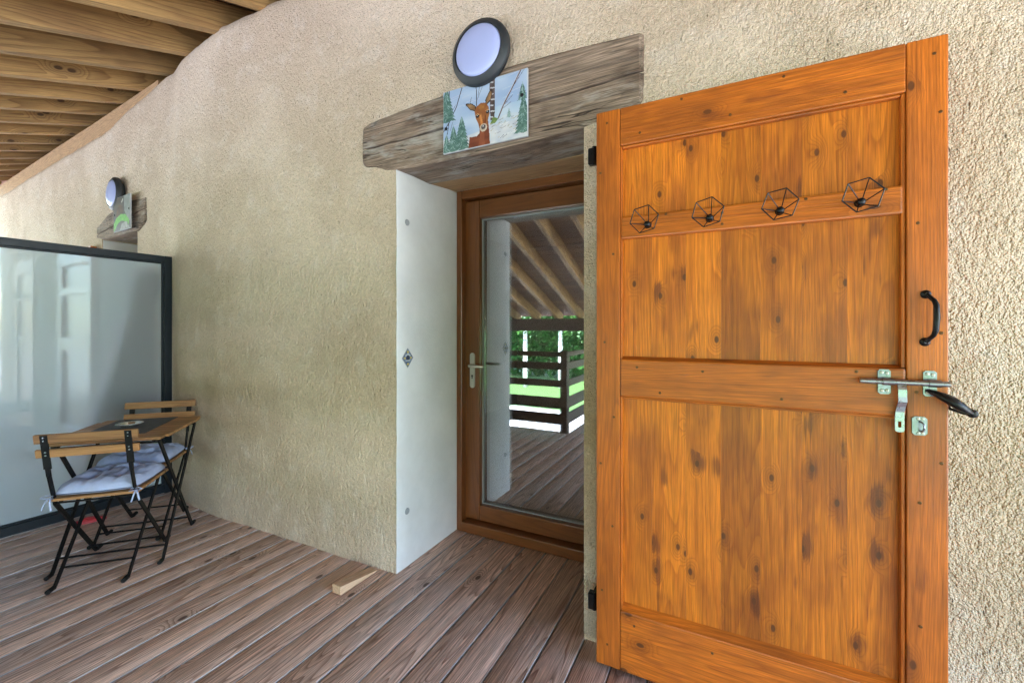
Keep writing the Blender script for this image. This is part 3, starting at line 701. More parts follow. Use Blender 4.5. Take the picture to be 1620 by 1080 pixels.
# handle: plate, lever, key hole
pl = [(-1.458 + 0.017 * math.cos(t), 1.114 + 0.017 * math.sin(t)) for t in [math.pi * k / 10 for k in range(11)]] + [(-1.458 + 0.017 * math.cos(t), 0.925 + 0.017 * math.sin(t)) for t in [math.pi + math.pi * k / 10 for k in range(11)]]
b = BM(); prism(b, pl, LY - 0.009, LY - 0.0005); hp = ob('handle_plate', b, M['steel'], gd, (1.045, -2.275, 0))
b = BM(); tube(b, [(-1.458, LY - 0.004, 1.052), (-1.458, LY - 0.045, 1.052), (-1.453, LY - 0.052, 1.052), (-1.41, LY - 0.055, 1.051), (-1.352, LY - 0.053, 1.049)], [0.009, 0.009, 0.0105, 0.010, 0.009], 10); ob('lever', b, M['steel'], hp, smooth=True)
b = BM(); prism(b, [(-1.458 + 0.007 * math.cos(t), 0.985 + 0.007 * math.sin(t)) for t in [2 * math.pi * k / 14 for k in range(14)]], LY - 0.0102, LY - 0.0085); box(b, -1.4615, -1.4545, LY - 0.0102, LY - 0.0085, 0.966, 0.981); ob('keyhole', b, M['screw_hole'], hp)

# ------------------------------------------------------------------ wooden shutters
def shutter(name, w, h, detail=True):
    """origin: lower hinge-side corner of the front face; x across, z up, -y towards the viewer"""
    t = empty(name); SW = 0.090
    fv_, fh_, pv = M['pine_fv'], M['pine_fh'], M['pine_v']
    def part(nm, mat, *a, bev=0.004, par=None):
        b = BM(); box(b, *a, bev=bev, seg=2); return ob(nm, b, mat, par or t)
    FT = 0.028
    st = part('stile', fv_, 0.0, SW - 0.0005, 0.0, FT, 0.0, h)
    st2 = part('stile', fv_, w - SW + 0.0005, w, 0.0, FT, 0.0, h)
    rails = [(h - 0.140, h), (1.020, 1.160), (0.0, 0.222)]
    for k, (za, zb) in enumerate(rails):
        part('rail', fh_, SW + 0.0005, w - SW - 0.0005, 0.0005 if k != 1 else -0.001, FT, za, zb, bev=0.007 if k == 1 else 0.004)
    for (za, zb) in ((0.2225, 1.0195), (1.1605, h - 0.1405)):
        for (x0, x1, m) in ((SW, SW + 0.006, fv_), (w - SW - 0.010, w - SW, fv_)): part('moulding', m, x0, x1, 0.006, FT - 0.0005, za, zb, bev=0.003)
        b = BM(); x0, x1 = SW + 0.0065, w - SW - 0.0105
        d_ = 0.020 if za < 0.5 else 0.008
        vv = [b.verts.new(q) for q in ((x0, 0.002, za), (x0, FT - 0.0005, za), (x0, FT - 0.0005, za + d_), (x1, 0.002, za), (x1, FT - 0.0005, za), (x1, FT - 0.0005, za + d_))]
        for f in ((0, 1, 2), (5, 4, 3), (0, 3, 4, 1), (1, 4, 5, 2), (2, 5, 3, 0)): b.faces.new([vv[q] for q in f])
        ob('moulding', b, fh_, t)
        part('moulding', fh_, x0, x1, 0.008, FT - 0.0005, zb - 0.008, zb, bev=0.003)
    # vertical planks behind the frame
    xs = [0.005, 0.087, 0.2, 0.316, 0.429, 0.545, 0.66, 0.775, w - 0.005]
    for a, c in zip(xs, xs[1:]): part('plank', pv, a + 0.0001, c - 0.0001, FT + 0.0002 + random.uniform(0, .0003), 0.048, 0.002, h - 0.002, bev=0.0003)
    part('hook_rail', fh_, SW + 0.004, w - SW - 0.0055, 0.004, 0.0279, 1.606, 1.688, bev=0.006)
    return t
SX, SY, SZ, SWD, SHT = -0.452, 1.605, 0.019, 0.996, 2.093
sh = shutter('door_shutter', SWD, SHT); sh.location = (SX, SY, SZ)
tag(sh, 'large orange stained pine shutter with four wire hooks and a zinc bolt', 'shutter', 'pine door shutters')
# screws
sm = BM(); lathe(sm, [(0.0, 0.0004), (0.0022, 0.0004), (0.0026, 0.0016), (0.0042, 0.0012), (0.0047, 0.0)], 10, FACE_OUT); smesh = finish(sm, 'screw', True, 40); smesh.materials.append(M['screw'])
SC = [(-0.411, 2.067), (-0.29, 2.006), (-0.148, 2.095), (0.004, 2.006), (0.156, 2.094), (0.313, 2.005), (0.514, 2.064), (0.527, 1.898), (0.479, 1.593), (-0.436, 1.882), (-0.387, 1.571), (0.476, 1.113), (0.483, 0.8), (0.529, 0.918),
      (0.529, 1.281), (-0.30, 1.15), (-0.08, 1.145), (0.15, 1.068), (-0.22, 1.062), (0.34, 1.165), (-0.42, 1.24), (-0.385, 0.96), (-0.435, 0.78), (-0.39, 0.55), (-0.43, 0.30), (-0.41, 0.10), (-0.31, 0.20), (-0.05, 0.19), (0.2, 0.07), (0.485, 0.45), (0.526, 0.3)]
for (x, z) in SC:
    yy = -0.0012 if 1.04 < z < 1.18 and -0.36 < x < 0.45 else 0.0
    mesh_obj('screw', smesh, None, sh, (x - SX, yy - 0.0001, z - SZ), (0, random.uniform(0, 3), 0))
for (x, z) in ((-0.20, 1.70), (-0.02, 1.683), (-0.02, 1.645), (0.215, 1.698), (0.41, 1.70)): mesh_obj('screw', smesh, None, sh, (x - SX, 0.0039, z - SZ), (0, random.uniform(0, 3), 0))
# wire coat hooks
def hook(x, z, tilt):
    e = BM(); lathe(e, [(0.0, 0.026), (0.007, 0.0255), (0.011, 0.021), (0.0118, 0.013), (0.010, 0.006), (0.012, 0.002), (0.013, 0.0)], 16, FACE_OUT)
    kn = ob('coat_hook', e, M['iron'], sh, (x - SX, 0.0038, z - SZ), smooth=True, angle=50)
    b = BM(); Rr = 0.050; yy = -0.056; cx, cz = -0.004, 0.010
    P6 = [Vector((cx + Rr * math.cos(R(60 * q + 12 + tilt)), yy, cz + Rr * math.sin(R(60 * q + 12 + tilt)))) for q in range(6)]
    for q in range(6):
        tube(b, [P6[q], P6[(q + 1) % 6]], 0.0018, 6); tube(b, [P6[q], (0.008 * math.cos(R(60 * q)), -0.012, 0.008 * math.sin(R(60 * q)))], 0.0016, 6)
    ob('wire_cage', b, M['iron'], kn)
    return kn
for i, x in enumerate((-0.262, -0.058, 0.145, 0.348)): hook(x, 1.667, (0, 3, -2, 1)[i])
# pull handle
def pull(par, top, bot, bow):
    top, bot = Vector(top), Vector(bot); d = bot - top; out = Vector((0, -bow, 0))
    b = BM(); pts = [top + Vector((0, -0.006, 0)), top + Vector((0.006, -0.012, 0)) + d * 0.07, top + out * 0.75 + d * 0.14 + Vector((0.011, 0, 0)), top + out + d * 0.24 + Vector((0.013, 0, 0)), top + out * 1.05 + d * 0.5 + Vector((0.014, 0, 0)),
                 top + out + d * 0.76 + Vector((0.013, 0, 0)), top + out * 0.75 + d * 0.86 + Vector((0.011, 0, 0)), bot - d * 0.07 + Vector((0.006, -0.012, 0)), bot + Vector((0, -0.006, 0))]
    tube(b, pts, [0.006, 0.0055, 0.006, 0.0068, 0.0075, 0.0068, 0.006, 0.0055, 0.006], 10)
    o = ob('pull_handle', b, M['iron'], par, smooth=True, angle=60); o['label'] = 'black iron pull handle'
    for q in (top, bot):
        e = BM(); lathe(e, [(0, 0.008), (0.004, 0.0085), (0.010, 0.006), (0.0125, 0.0)], 14, Matrix.Translation(q) @ FACE_OUT); ob('mounting_boss', e, M['iron'], o, smooth=True)
        e = BM(); lathe(e, [(0, 0.0098), (0.0035, 0.0098), (0.0042, 0.0080)], 10, Matrix.Translation(q) @ FACE_OUT); ob('fixing_screw', e, M['zinc'], o, smooth=True, angle=40)
pull(sh, (0.496 - SX, 0, 1.390 - SZ), (0.494 - SX, 0, 1.256 - SZ), 0.030)
# sliding bolt
def Lp(x, z, y=0.0): return Vector((x - SX, y, z - SZ))
b = BM(); tube(b, [Lp(0.344, 1.141, -0.018), Lp(0.540, 1.141, -0.018)], 0.0080, 14); bolt = ob('sliding_bolt', b, M['zinc'], sh, smooth=True, angle=50); bolt['label'] = 'zinc plated sliding bolt rod'
def octo(cx, cz, hw, hh, c): return [(cx - hw + c, cz - hh), (cx + hw - c, cz - hh), (cx + hw, cz - hh + c), (cx + hw, cz + hh - c), (cx + hw - c, cz + hh), (cx - hw + c, cz + hh), (cx - hw, cz + hh - c), (cx - hw, cz - hh + c)]
for cx in (0.4035, 0.504):
    yb_ = -0.0015 if cx < 0.45 else 0.0
    b = BM(); prism(b, octo(cx - SX, 1.139 - SZ, 0.0145, 0.036, 0.005), yb_ - 0.0035, yb_ - 0.0003); ob('bolt_plate', b, M['zinc_green'], bolt)
    b = BM(); tube(b, [Lp(cx - 0.008, 1.141, -0.018), Lp(cx + 0.018, 1.141, -0.018)], 0.0104, 14); ob('bolt_guide', b, M['zinc_green'], bolt, smooth=True, angle=50)
    for (dx, dz) in ((-0.006, 0.027), (0.006, 0.025), (-0.006, -0.026), (0.006, -0.025)):
        e = BM(); lathe(e, [(0, 0.0016), (0.0014, 0.0017), (0.002, 0.003), (0.004, 0.0026), (0.005, 0.0)], 10, Matrix.Translation(Lp(cx + dx, 1.139 + dz, yb_ - 0.0036)) @ FACE_OUT); ob('plate_screw', e, M['steel'], bolt, smooth=True, angle=40)
# hasp hanging from the rod
def strap(pts, hw, th):
    b = BM(); L_ = []; 
    for (x, y, z, w_) in pts: L_.append([b.verts.new(Lp(x - w_, z, y)), b.verts.new(Lp(x + w_, z, y)), b.verts.new(Lp(x + w_, z, y + th)), b.verts.new(Lp(x - w_, z, y + th))])
    for A, B_ in zip(L_, L_[1:]):
        for q in range(4): b.faces.new((A[q], A[(q + 1) % 4], B_[(q + 1) % 4], B_[q]))
    b.faces.new(L_[0]); b.faces.new(L_[-1][::-1]); return b
b = strap([(0.440, -0.018, 1.137, 0.0098), (0.440, -0.0215, 1.120, 0.0098), (0.440, -0.0215, 1.100, 0.0098), (0.441, -0.020, 1.085, 0.0098), (0.439, -0.014, 1.070, 0.0098), (0.437, -0.011, 1.055, 0.010), (0.4365, -0.0105, 1.036, 0.0105)], 0, 0.0035)
ob('hasp', b, M['zinc'], bolt)
# slotted lower end of the hasp: a ring outline
ol = [(0.4365 + 0.0105 * sx_, z) for sx_, z in ((-1, 1.036), (1, 1.036), (1, 1.004), (0.85, 0.999), (0, 0.997), (-0.85, 0.999), (-1, 1.004))]
il = [(0.4365 + 0.0036 * sx_, z) for sx_, z in ((-1, 1.028), (1, 1.028), (1, 1.013), (0.7, 1.011), (0, 1.0105), (-0.7, 1.011), (-1, 1.013))]
b = BM(); A = [[b.verts.new(Lp(x, z, y)) for x, z in pl_] for pl_ in (ol, il) for y in (-0.0105, -0.007)]
for q in range(7):
    r_ = (q + 1) % 7
    b.faces.new((A[0][q], A[0][r_], A[2][r_], A[2][q])); b.faces.new((A[1][q], A[1][r_], A[3][r_], A[3][q])); b.faces.new((A[0][q], A[0][r_], A[1][r_], A[1][q])); b.faces.new((A[2][q], A[2][r_], A[3][r_], A[3][q]))
ob('hasp_slot', b, M['zinc'], bolt)
# staple plate
b = BM(); prism(b, octo(0.482 - SX, 1.018 - SZ, 0.0165, 0.0265, 0.006), -0.0032, -0.0003); stp = ob('staple_plate', b, M['zinc_green'], sh); stp['label'] = 'small zinc staple plate for a padlock'
b = BM(); tube(b, [Lp(0.482, 1.031, -0.003), Lp(0.484, 1.030, -0.012), Lp(0.4865, 1.025, -0.018), Lp(0.487, 1.018, -0.019), Lp(0.4865, 1.010, -0.018), Lp(0.484, 1.005, -0.012), Lp(0.482, 1.004, -0.003)], 0.0026, 8); ob('staple', b, M['zinc'], stp, smooth=True)
for dz in (0.0205, -0.0205):
    for dx in (-0.003, 0.006):
        e = BM(); lathe(e, [(0, 0.0016), (0.0014, 0.0017), (0.002, 0.003), (0.0036, 0.0026), (0.0042, 0.0)], 10, Matrix.Translation(Lp(0.482 + dx, 1.018 + dz, -0.0033)) @ FACE_OUT); ob('plate_screw', e, M['steel'], stp, smooth=True, angle=40)
# black lever that hooks over the edge
b = BM(); tube(b, [Lp(0.498, 1.120, -0.006), Lp(0.505, 1.117, -0.016), Lp(0.520, 1.109, -0.030), Lp(0.538, 1.098, -0.036), Lp(0.556, 1.084, -0.036), Lp(0.572, 1.073, -0.030), Lp(0.580, 1.068, -0.024)], [0.005, 0.009, 0.014, 0.0175, 0.0165, 0.0105, 0.008], 12, flat=(1.0, 0.75))
lv = ob('edge_lever', b, M['iron'], sh, smooth=True, angle=60); lv['label'] = 'black iron lever reaching past the shutter edge'
b = BM(); lathe(b, [(0, 0.010), (0.006, 0.011), (0.0105, 0.008), (0.012, 0.0), (0.010, -0.006), (0, -0.006)], 16, Matrix.Translation(Lp(0.583, 1.066, -0.020)) @ FACE_OUT); ob('lever_eye', b, M['iron'], lv, smooth=True, angle=50)
b = BM(); tube(b, [Lp(0.583, 1.063, -0.016), Lp(0.568, 1.064, -0.004), Lp(0.548, 1.071, 0.004), Lp(0.5465, 1.08, 0.014)], [0.005, 0.0042, 0.004, 0.004], 8); ob('lever_arm', b, M['iron'], lv, smooth=True)
# hinges: gudgeon pins in the wall, straps behind the shutter
for z in (1.968, 0.226):
    b = BM(); box(b, -0.494 - SX, -0.468 - SX, 0.028, 0.058, z - 0.034 - SZ, z + 0.030 - SZ, 0.003); hg = ob('hinge', b, M['iron'], sh)
    b = BM(); tube(b, [Lp(-0.471, z - 0.036, 0.040), Lp(-0.471, z + 0.036, 0.040)], 0.009, 10); ob('hinge_pin', b, M['iron'], hg, smooth=True, angle=50)
    b = BM(); box(b, -0.466 - SX, 0.2 - SX, 0.0485, 0.053, z - 0.02 - SZ, z + 0.02 - SZ); ob('hinge_strap', b, M['iron'], hg)
    b = BM(); box(b, -0.488 - SX, -0.474 - SX, 0.058, 0.135, z - 0.008 - SZ, z + 0.008 - SZ); ob('gudgeon', b, M['iron'], hg)
# far shutter, mostly behind the frosted screen
sh2 = shutter('door_shutter', 0.95, 2.06); a2 = math.atan2(wall_y(-6.5) - wall_y(-5.5), -1.0)
sh2.location = (-6.47, wall_y(-6.47) - 0.075, 0.02); sh2.rotation_euler = (0, 0, math.atan2(wall_y(-5.5) - wall_y(-6.5), 1.0))
tag(sh2, 'far pine shutter whose top edge just shows over the frosted screen', 'shutter', 'pine door shutters')

# ------------------------------------------------------------------ wall lamps
def lamp(x, y, z, label, rz=0):
    t = empty('wall_lamp', (x, y, z), rz); tag(t, label, 'lamp', 'round bulkhead wall lamps')
    b = BM(); lathe(b, [(0.105, 0.0), (0.112, 0.0), (0.118, 0.018), (0.146, 0.026), (0.150, 0.034), (0.150, 0.050), (0.146, 0.058), (0.1225, 0.072), (0.1195, 0.0715), (0.119, 0.062)], 64, FACE_OUT); ob('lamp_housing', b, M['lamp_body'], t, smooth=True, angle=35)
    b = BM(); lathe(b, [(0.119, 0.060), (0.118, 0.068), (0.110, 0.075), (0.095, 0.081), (0.075, 0.0855), (0.05, 0.0885), (0.025, 0.0900), (0.0, 0.0905)], 64, FACE_OUT); ob('diffuser', b, M['lamp_dome'], t, smooth=True)
    return t
lamp(-1.018, wall_y(-1.0, 2.55) - 0.002, 2.555, 'large round opal bulkhead lamp on the wall above the deer picture')
lamp(-4.99, wall_y(-4.99, 2.5) - 0.004, 2.505, 'small far opal bulkhead lamp on the wall above the frosted screen', math.atan2(wall_y(-4.6) - wall_y(-5.4), 0.8))

# ------------------------------------------------------------------ painted pictures
def picture(canvas, W, H, loc, label, rz=0, studs=()):
    t = empty('painted_picture', loc, rz); tag(t, label, 'picture', 'painted animal pictures on the lintels')
    b = BM(); box(b, -W / 2, W / 2, 0.0, 0.010, -H / 2, H / 2, 0.001); ob('panel', b, plain('picture_panel', (0.5, 0.52, 0.55), 0.5), t)
    me = canvas.mesh('painted_face', W - 0.004, H - 0.004); o = mesh_obj('painted_face', me, M['paint'], t, (0, -0.0006, 0))
    for (x, z) in studs:
        b = BM(); lathe(b, [(0, 0.005), (0.005, 0.0045), (0.008, 0.002), (0.0085, 0.0)], 14, Matrix.Translation((x, -0.0008, z)) @ FACE_OUT); ob('fixing_stud', b, M['iron'], t, smooth=True)
    return t
picture(deer_canvas(), 0.450, 0.298, (-1.010, 1.700, 2.281), 'picture of a red deer head in snowy woods on the near lintel', 0, ((-0.208, -0.03), (0.198, 0.035)))
picture(boar_canvas(), 0.36, 0.30, (-4.77, wall_y(-4.77) - 0.055, 2.295), 'dark picture with a green curve on the far lintel', math.atan2(wall_y(-4.5) - wall_y(-5.0), 0.5), ((-0.16, 0.0), (0.155, 0.02)))
pq = plaque_canvas(); me = pq.mesh('diamond_plaque', 0.086, 0.100)
# cut the printed square to a diamond
bm = bmesh.new(); bm.from_mesh(me)
bmesh.ops.delete(bm, geom=[f for f in bm.faces if abs(f.calc_center_median().x) / 0.043 + abs(f.calc_center_median().z) / 0.05 > 1.0], context='FACES')
bm.to_mesh(me); bm.free()
b = BM(); prism(b, [(-0.045, 0), (0, 0.053), (0.045, 0), (0, -0.053)], 0.0, 0.003); pqo = ob('diamond_plaque', b, plain('plaque_edge', (0.35, 0.36, 0.36), 0.5), None, (-1.5468, 1.808, 1.129), (0, 0, R(90)))
tag(pqo, 'small blue diamond shaped emblem plaque on the white door reveal', 'plaque')
mesh_obj('printed_emblem', me, M['paint'], pqo, (0, -0.0006, 0))

# ------------------------------------------------------------------ frosted screen
PX = -3.93
YW = wall_y(PX, 1.0) - 0.012
sc_ = empty('frosted_screen', (PX, YW, 0), R(-3.0)); tag(sc_, 'tall frosted glass privacy screen in a black metal frame', 'screen')
def spart(nm, mat, *a, bev=0.002):
    b = BM(); box(b, *a, bev=bev); return ob(nm, b, mat, sc_, (0, -YW, 0))
spart('frame_post', M['frame_metal'], -0.025, 0.025, YW - 0.050, YW, 0.004, 1.845)
spart('frame_post', M['frame_metal'], -0.025, 0.025, -0.10, -0.05, 0.004, 1.845)
spart('frame_rail', M['frame_metal'], -0.0245, 0.0245, -0.0495, YW - 0.0505, 1.795, 1.8445)
spart('frame_rail', M['frame_metal'], -0.0245, 0.0245, -0.0495, YW - 0.0505, 0.010, 0.070)
spart('inner_bead', M['frame_metal'], 0.006, 0.016, YW - 0.066, YW - 0.051, 0.071, 1.794)
spart('inner_bead', M['frame_metal'], 0.006, 0.016, -0.049, YW - 0.0665, 0.071, 0.084)
spart('inner_bead', M['frame_metal'], 0.006, 0.016, -0.049, YW - 0.0665, 1.782, 1.794)
b = BM(); v4 = [b.verts.new(q) for q in ((0, -0.049, 0.0705), (0, YW - 0.0508, 0.0705), (0, YW - 0.0508, 1.7945), (0, -0.049, 1.7945))]; b.faces.new(v4)
gp = ob('frosted_pane', b, M['frosted'], sc_, (0, -YW, 0))
sol = gp.modifiers.new('thickness', 'SOLIDIFY'); sol.thickness = 0.004
# pink cloth hanging behind the screen
b = BM(); rings = []
prof = [(1.78, 0.02), (1.70, 0.07), (1.6, 0.09), (1.45, 0.075), (1.3, 0.09), (1.05, 0.12), (0.8, 0.15), (0.55, 0.17), (0.3, 0.18)]
for z, r_ in prof:
    cx = -4.045; cyy = 1.685 - (1.78 - z) * 0.13
    rings.append([b.verts.new((cx + 0.5 * r_ * (1 + 0.25 * math.sin(5 * t_)) * math.cos(t_), cyy + r_ * (1 + 0.3 * math.sin(5 * t_ + z)) * math.sin(t_), z)) for t_ in [2 * math.pi * k / 40 for k in range(40)]])
for A, B_ in zip(rings, rings[1:]):
    for k in range(40): b.faces.new((A[k], A[(k + 1) % 40], B_[(k + 1) % 40], B_[k]))
b.faces.new(rings[0]); b.faces.new(rings[-1][::-1])
tag(ob('hanging_cloth', b, M['pink'], smooth=True), 'pink cloth bundle showing blurred through the frosted screen by the wall', 'cloth')

# ------------------------------------------------------------------ bistro chairs and table
def chair():
    t = empty('bistro_chair'); bk = M['black']
    for s in (-1, 1):
        x = 0.165 * s
        b = BM()
        bar(b, (x, -0.236, 0.772), (x, -0.205, 0.600), 0.030, 0.005, side=(1, 0, 0)); bar(b, (x, -0.205, 0.602), (x, -0.196, 0.560), 0.016, 0.012, side=(1, 0, 0)); bar(b, (x, -0.196, 0.562), (x, -0.150, 0.410), 0.007, 0.024, side=(1, 0, 0))
        bar(b, (x, -0.151, 0.412), (x, 0.195, 0.012), 0.008, 0.022, side=(1, 0, 0)); bar(b, (x, 0.190, 0.008), (x, 0.232, 0.008), 0.008, 0.014, side=(1, 0, 0))
        up = ob('back_upright', b, bk, t)
        b = BM(); tube(b, [(x, 0.205, 0.009), (x, 0.247, 0.0115)], 0.0115, 10); ob('rubber_foot', b, M['rubber'], up, smooth=True, angle=50)
        for (yy, zz) in ((-0.2365, 0.760), (-0.2335, 0.744), (-0.222, 0.686), (-0.2185, 0.670)):
            e = BM(); lathe(e, [(0, 0.004), (0.003, 0.004), (0.0042, 0.0)], 8, Matrix.Translation((x, yy - 0.001, zz)) @ FACE_OUT); ob('rivet', e, M['zinc'], up)
        x2 = 0.148 * s; b = BM()
        bar(b, (x2, 0.165, 0.418), (x2, -0.185, 0.012), 0.008, 0.022, side=(1, 0, 0)); bar(b, (x2, -0.180, 0.008), (x2, -0.222, 0.008), 0.008, 0.014, side=(1, 0, 0))
        lg = ob('leg', b, bk, t)
        b = BM(); tube(b, [(x2, -0.195, 0.009), (x2, -0.240, 0.0115)], 0.0115, 10); ob('rubber_foot', b, M['rubber'], lg, smooth=True, angle=50)
        b = BM(); box(b, x2 - 0.004, x2 + 0.004, -0.150, 0.185, 0.412, 0.426); ob('seat_bearer', b, bk, t)
    for (y_, z_, w_) in ((-0.150, 0.412, 0.165), (-0.130, 0.074, 0.148), (0.160, 0.050, 0.165), (0.165, 0.414, 0.148)):
        b = BM(); tube(b, [(-w_, y_, z_), (w_, y_, z_)], 0.0052, 8); ob('stretcher', b, bk, t, smooth=True, angle=50)
    for z_, y_, h_ in ((0.7525, -0.2265, 0.045), (0.6785, -0.213, 0.040)):
        b = BM(); box(b, -0.205, 0.205, -0.0075, 0.0075, -h_ / 2, h_ / 2, 0.003, 2); ob('back_slat', b, M['acacia'], t, (0, y_, z_), (R(10), 0, 0))
    for k in range(7):
        y_ = -0.150 + 0.0555 * k; b = BM(); box(b, -0.182, 0.182, -0.0235, 0.0235, 0.0, 0.014, 0.002); ob('seat_slat', b, M['acacia'], t, (0, y_, 0.427))
    return t
def cushion(seed):
    t = empty('seat_cushion'); b = BM(); nx = 44; hw, hd = 0.185, 0.185
    def surf(u, v, top):
        ru = 1 - abs(u) ** 5; rvv = 1 - abs(v) ** 5
        th = 0.058 * max(ru, 0) ** 0.5 * max(rvv, 0) ** 0.5
        dent = 0
        for a in (-0.36, 0.36):
            for c in (-0.36, 0.36):
                d_ = math.hypot(u - a, v - c); dent += 0.030 * math.exp(-(d_ / 0.12) ** 2) + 0.010 * math.exp(-(d_ / 0.30) ** 2)
        fold = 0.010 * noise.noise(Vector((u * 3 + seed, v * 3, 1))) + 0.008 * noise.noise(Vector((u * 9 + seed, v * 4, 2)))
        # creases running out of the tufts
        cr = 0.006 * math.exp(-((abs(u) - 0.36) / 0.06) ** 2) + 0.006 * math.exp(-((abs(v) - 0.36) / 0.06) ** 2)
        w_ = 1.0 - 0.06 * (v < 0) * abs(v); bulge = 1 + 0.02 * math.sin(5 * u + seed) * (abs(v) > 0.8)
        px = hw * u * w_ * (1 - 0.08 * abs(v) ** 6); py = hd * v * bulge * (1 - 0.08 * abs(u) ** 6)
        z = (max(th - dent * min(1, ru * 2), 0.004) + fold * min(ru, rvv) - cr * min(ru, rvv)) if top else -0.014 * max(ru, 0) ** 0.5 * max(rvv, 0) ** 0.5
        return (px, py, 0.014 + z)
    for top in (1, 0):
        g = [[b.verts.new(surf(-1 + 2 * i / nx, -1 + 2 * j / nx, top)) for j in range(nx + 1)] for i in range(nx + 1)]
        for i in range(nx):
            for j in range(nx):
                q = (g[i][j], g[i + 1][j], g[i + 1][j + 1], g[i][j + 1]); b.faces.new(q if top else q[::-1])
    bmesh.ops.remove_doubles(b, verts=b.verts, dist=0.0015)
    ob('cushion_pad', b, M['cushion'], t, smooth=True)
    for s in (-1, 1):
        b = BM(); o_ = Vector((0.172 * s, -0.165, 0.005))
        for pts in ([(0, 0, 0), (0.012 * s, -0.028, 0.016), (0.032 * s, -0.034, 0.006), (0.012 * s, -0.02, -0.004)], [(0, 0, 0), (-0.012 * s, -0.03, 0.012), (-0.02 * s, -0.042, 0.0), (0.0, -0.02, -0.002)],
                    [(0.004 * s, -0.02, 0.0), (0.016 * s, -0.036, -0.02), (0.024 * s, -0.040, -0.052)], [(0.0, -0.02, 0.0), (-0.004 * s, -0.034, -0.025), (-0.012 * s, -0.038, -0.058)]):
            tube(b, [o_ + Vector(q) for q in pts], 0.0032, 6, flat=(1.4, 0.6))
        ob('tie_bow', b, M['cushion'], t, smooth=True)
    return t
ch = chair(); ch.location = (-3.015, 1.105, 0); ch.rotation_euler = (0, 0, R(46))
tag(ch, 'folding wood and black steel bistro chair seen from behind, nearest the camera', 'chair', 'folding bistro chairs')
ch2 = copy_tree(ch); ch2.location = (-3.385, 1.402, 0); ch2.rotation_euler = (0, 0, R(225))
tag(ch2, 'folding wood and black steel bistro chair tucked between table, wall and frosted screen', 'chair', 'folding bistro chairs')
def on_seat(c, chr_, label):
    a = chr_.rotation_euler[2]; off = Matrix.Rotation(a, 3, 'Z') @ Vector((0, 0.012, 0.442)); c.location = chr_.location + off; c.rotation_euler = (0, 0, a)
    tag(c, label, 'cushion', 'pale blue seat cushions')
on_seat(cushion(1.3), ch, 'pale blue tufted cushion tied to the chair nearest the camera')
on_seat(cushion(6.1), ch2, 'pale blue tufted cushion on the chair by the wall')
tb = empty('bistro_table', (-3.135, 1.235, 0), R(45)); tag(tb, 'small square slatted wood folding table with black steel legs', 'table')
for k in range(9):
    b = BM(); y_ = -0.258 + 0.0645 * k; w_ = 0.268 if 0 < k < 8 else 0.252
    box(b, -w_, w_, -0.0295, 0.0295, 0.0, 0.016, 0.002); ob('table_slat', b, M['acacia'], tb, (0, y_, 0.686))
for s in (-1, 1):
    b = BM(); box(b, s * 0.215 - 0.008, s * 0.215 + 0.008, -0.27, 0.27, 0.670, 0.685); ob('top_bearer', b, M['black'], tb)
    for (x_, ya, yb_) in ((0.240, 0.225, -0.225), (0.222, -0.225, 0.225)):
        b = BM(); bar(b, (x_ * s, ya, 0.672), (x_ * s, yb_, 0.012), 0.009, 0.022, side=(1, 0, 0)); f_ = math.copysign(0.03, yb_); bar(b, (x_ * s, yb_ - f_ * 0.2, 0.008), (x_ * s, yb_ + f_, 0.008), 0.009, 0.014, side=(1, 0, 0)); lg = ob('leg', b, M['black'], tb)
        b = BM(); tube(b, [(x_ * s, yb_ + f_ * 0.3, 0.0095), (x_ * s, yb_ + f_ * 1.5, 0.0095)], 0.010, 10); ob('rubber_foot', b, M['rubber'], lg, smooth=True, angle=50)
for (y_, z_, w_) in ((-0.185, 0.07, 0.240), (0.185, 0.07, 0.222), (0.225, 0.662, 0.240), (-0.225, 0.662, 0.222)):
    b = BM(); tube(b, [(-w_, y_, z_), (w_, y_, z_)], 0.0055, 8); ob('stretcher', b, M['black'], tb, smooth=True, angle=50)
b = BM(); box(b, -0.155, 0.155, -0.225, 0.225, 0.0, 0.003, 0.0008); o = ob('placemat', b, M['mat'], None, (-3.185, 1.255, 0.7025), (0, 0, R(46)))
tag(o, 'dark slate grey placemat on the slatted table', 'placemat')
b = BM(); lathe(b, [(0.0, 0.004), (0.030, 0.004), (0.036, 0.007), (0.044, 0.018), (0.047, 0.019), (0.060, 0.0195), (0.066, 0.018), (0.066, 0.0165), (0.050, 0.0155), (0.040, 0.001), (0.0, 0.0)], 36); o = ob('round_dish', b, M['dish'], None, (-3.185, 1.245, 0.7057), smooth=True, angle=40)
tag(o, 'shiny round metal dish on the dark placemat', 'dish')

# ------------------------------------------------------------------ small things on the deck
b = BM(); a_, h0, h1, L_ = 0.029, 0.042, 0.006, 0.235
vs_ = [b.verts.new(q) for q in ((-a_, 0, 0), (a_, 0, 0), (a_, 0, h0), (-a_, 0, h0), (-a_ * 0.95, L_, 0), (a_ * 0.95, L_, 0), (a_ * 0.95, L_, h1), (-a_ * 0.95, L_, h1))]
for f in ((0, 1, 2, 3), (4, 5, 6, 7), (0, 1, 5, 4), (1, 2, 6, 5), (2, 3, 7, 6), (3, 0, 4, 7)): b.faces.new([vs_[q] for q in f])
bmesh.ops.bevel(b, geom=list(b.edges), offset=0.0015, segments=1, affect='EDGES')
o = ob('wooden_wedge', b, M['wedge'], None, (-1.700, 1.468, 0.002), (0, 0, R(-2))); tag(o, 'pale raw wood door wedge lying on the deck by the reveal corner', 'wedge')
b = BM(); nn = 14; gr = []
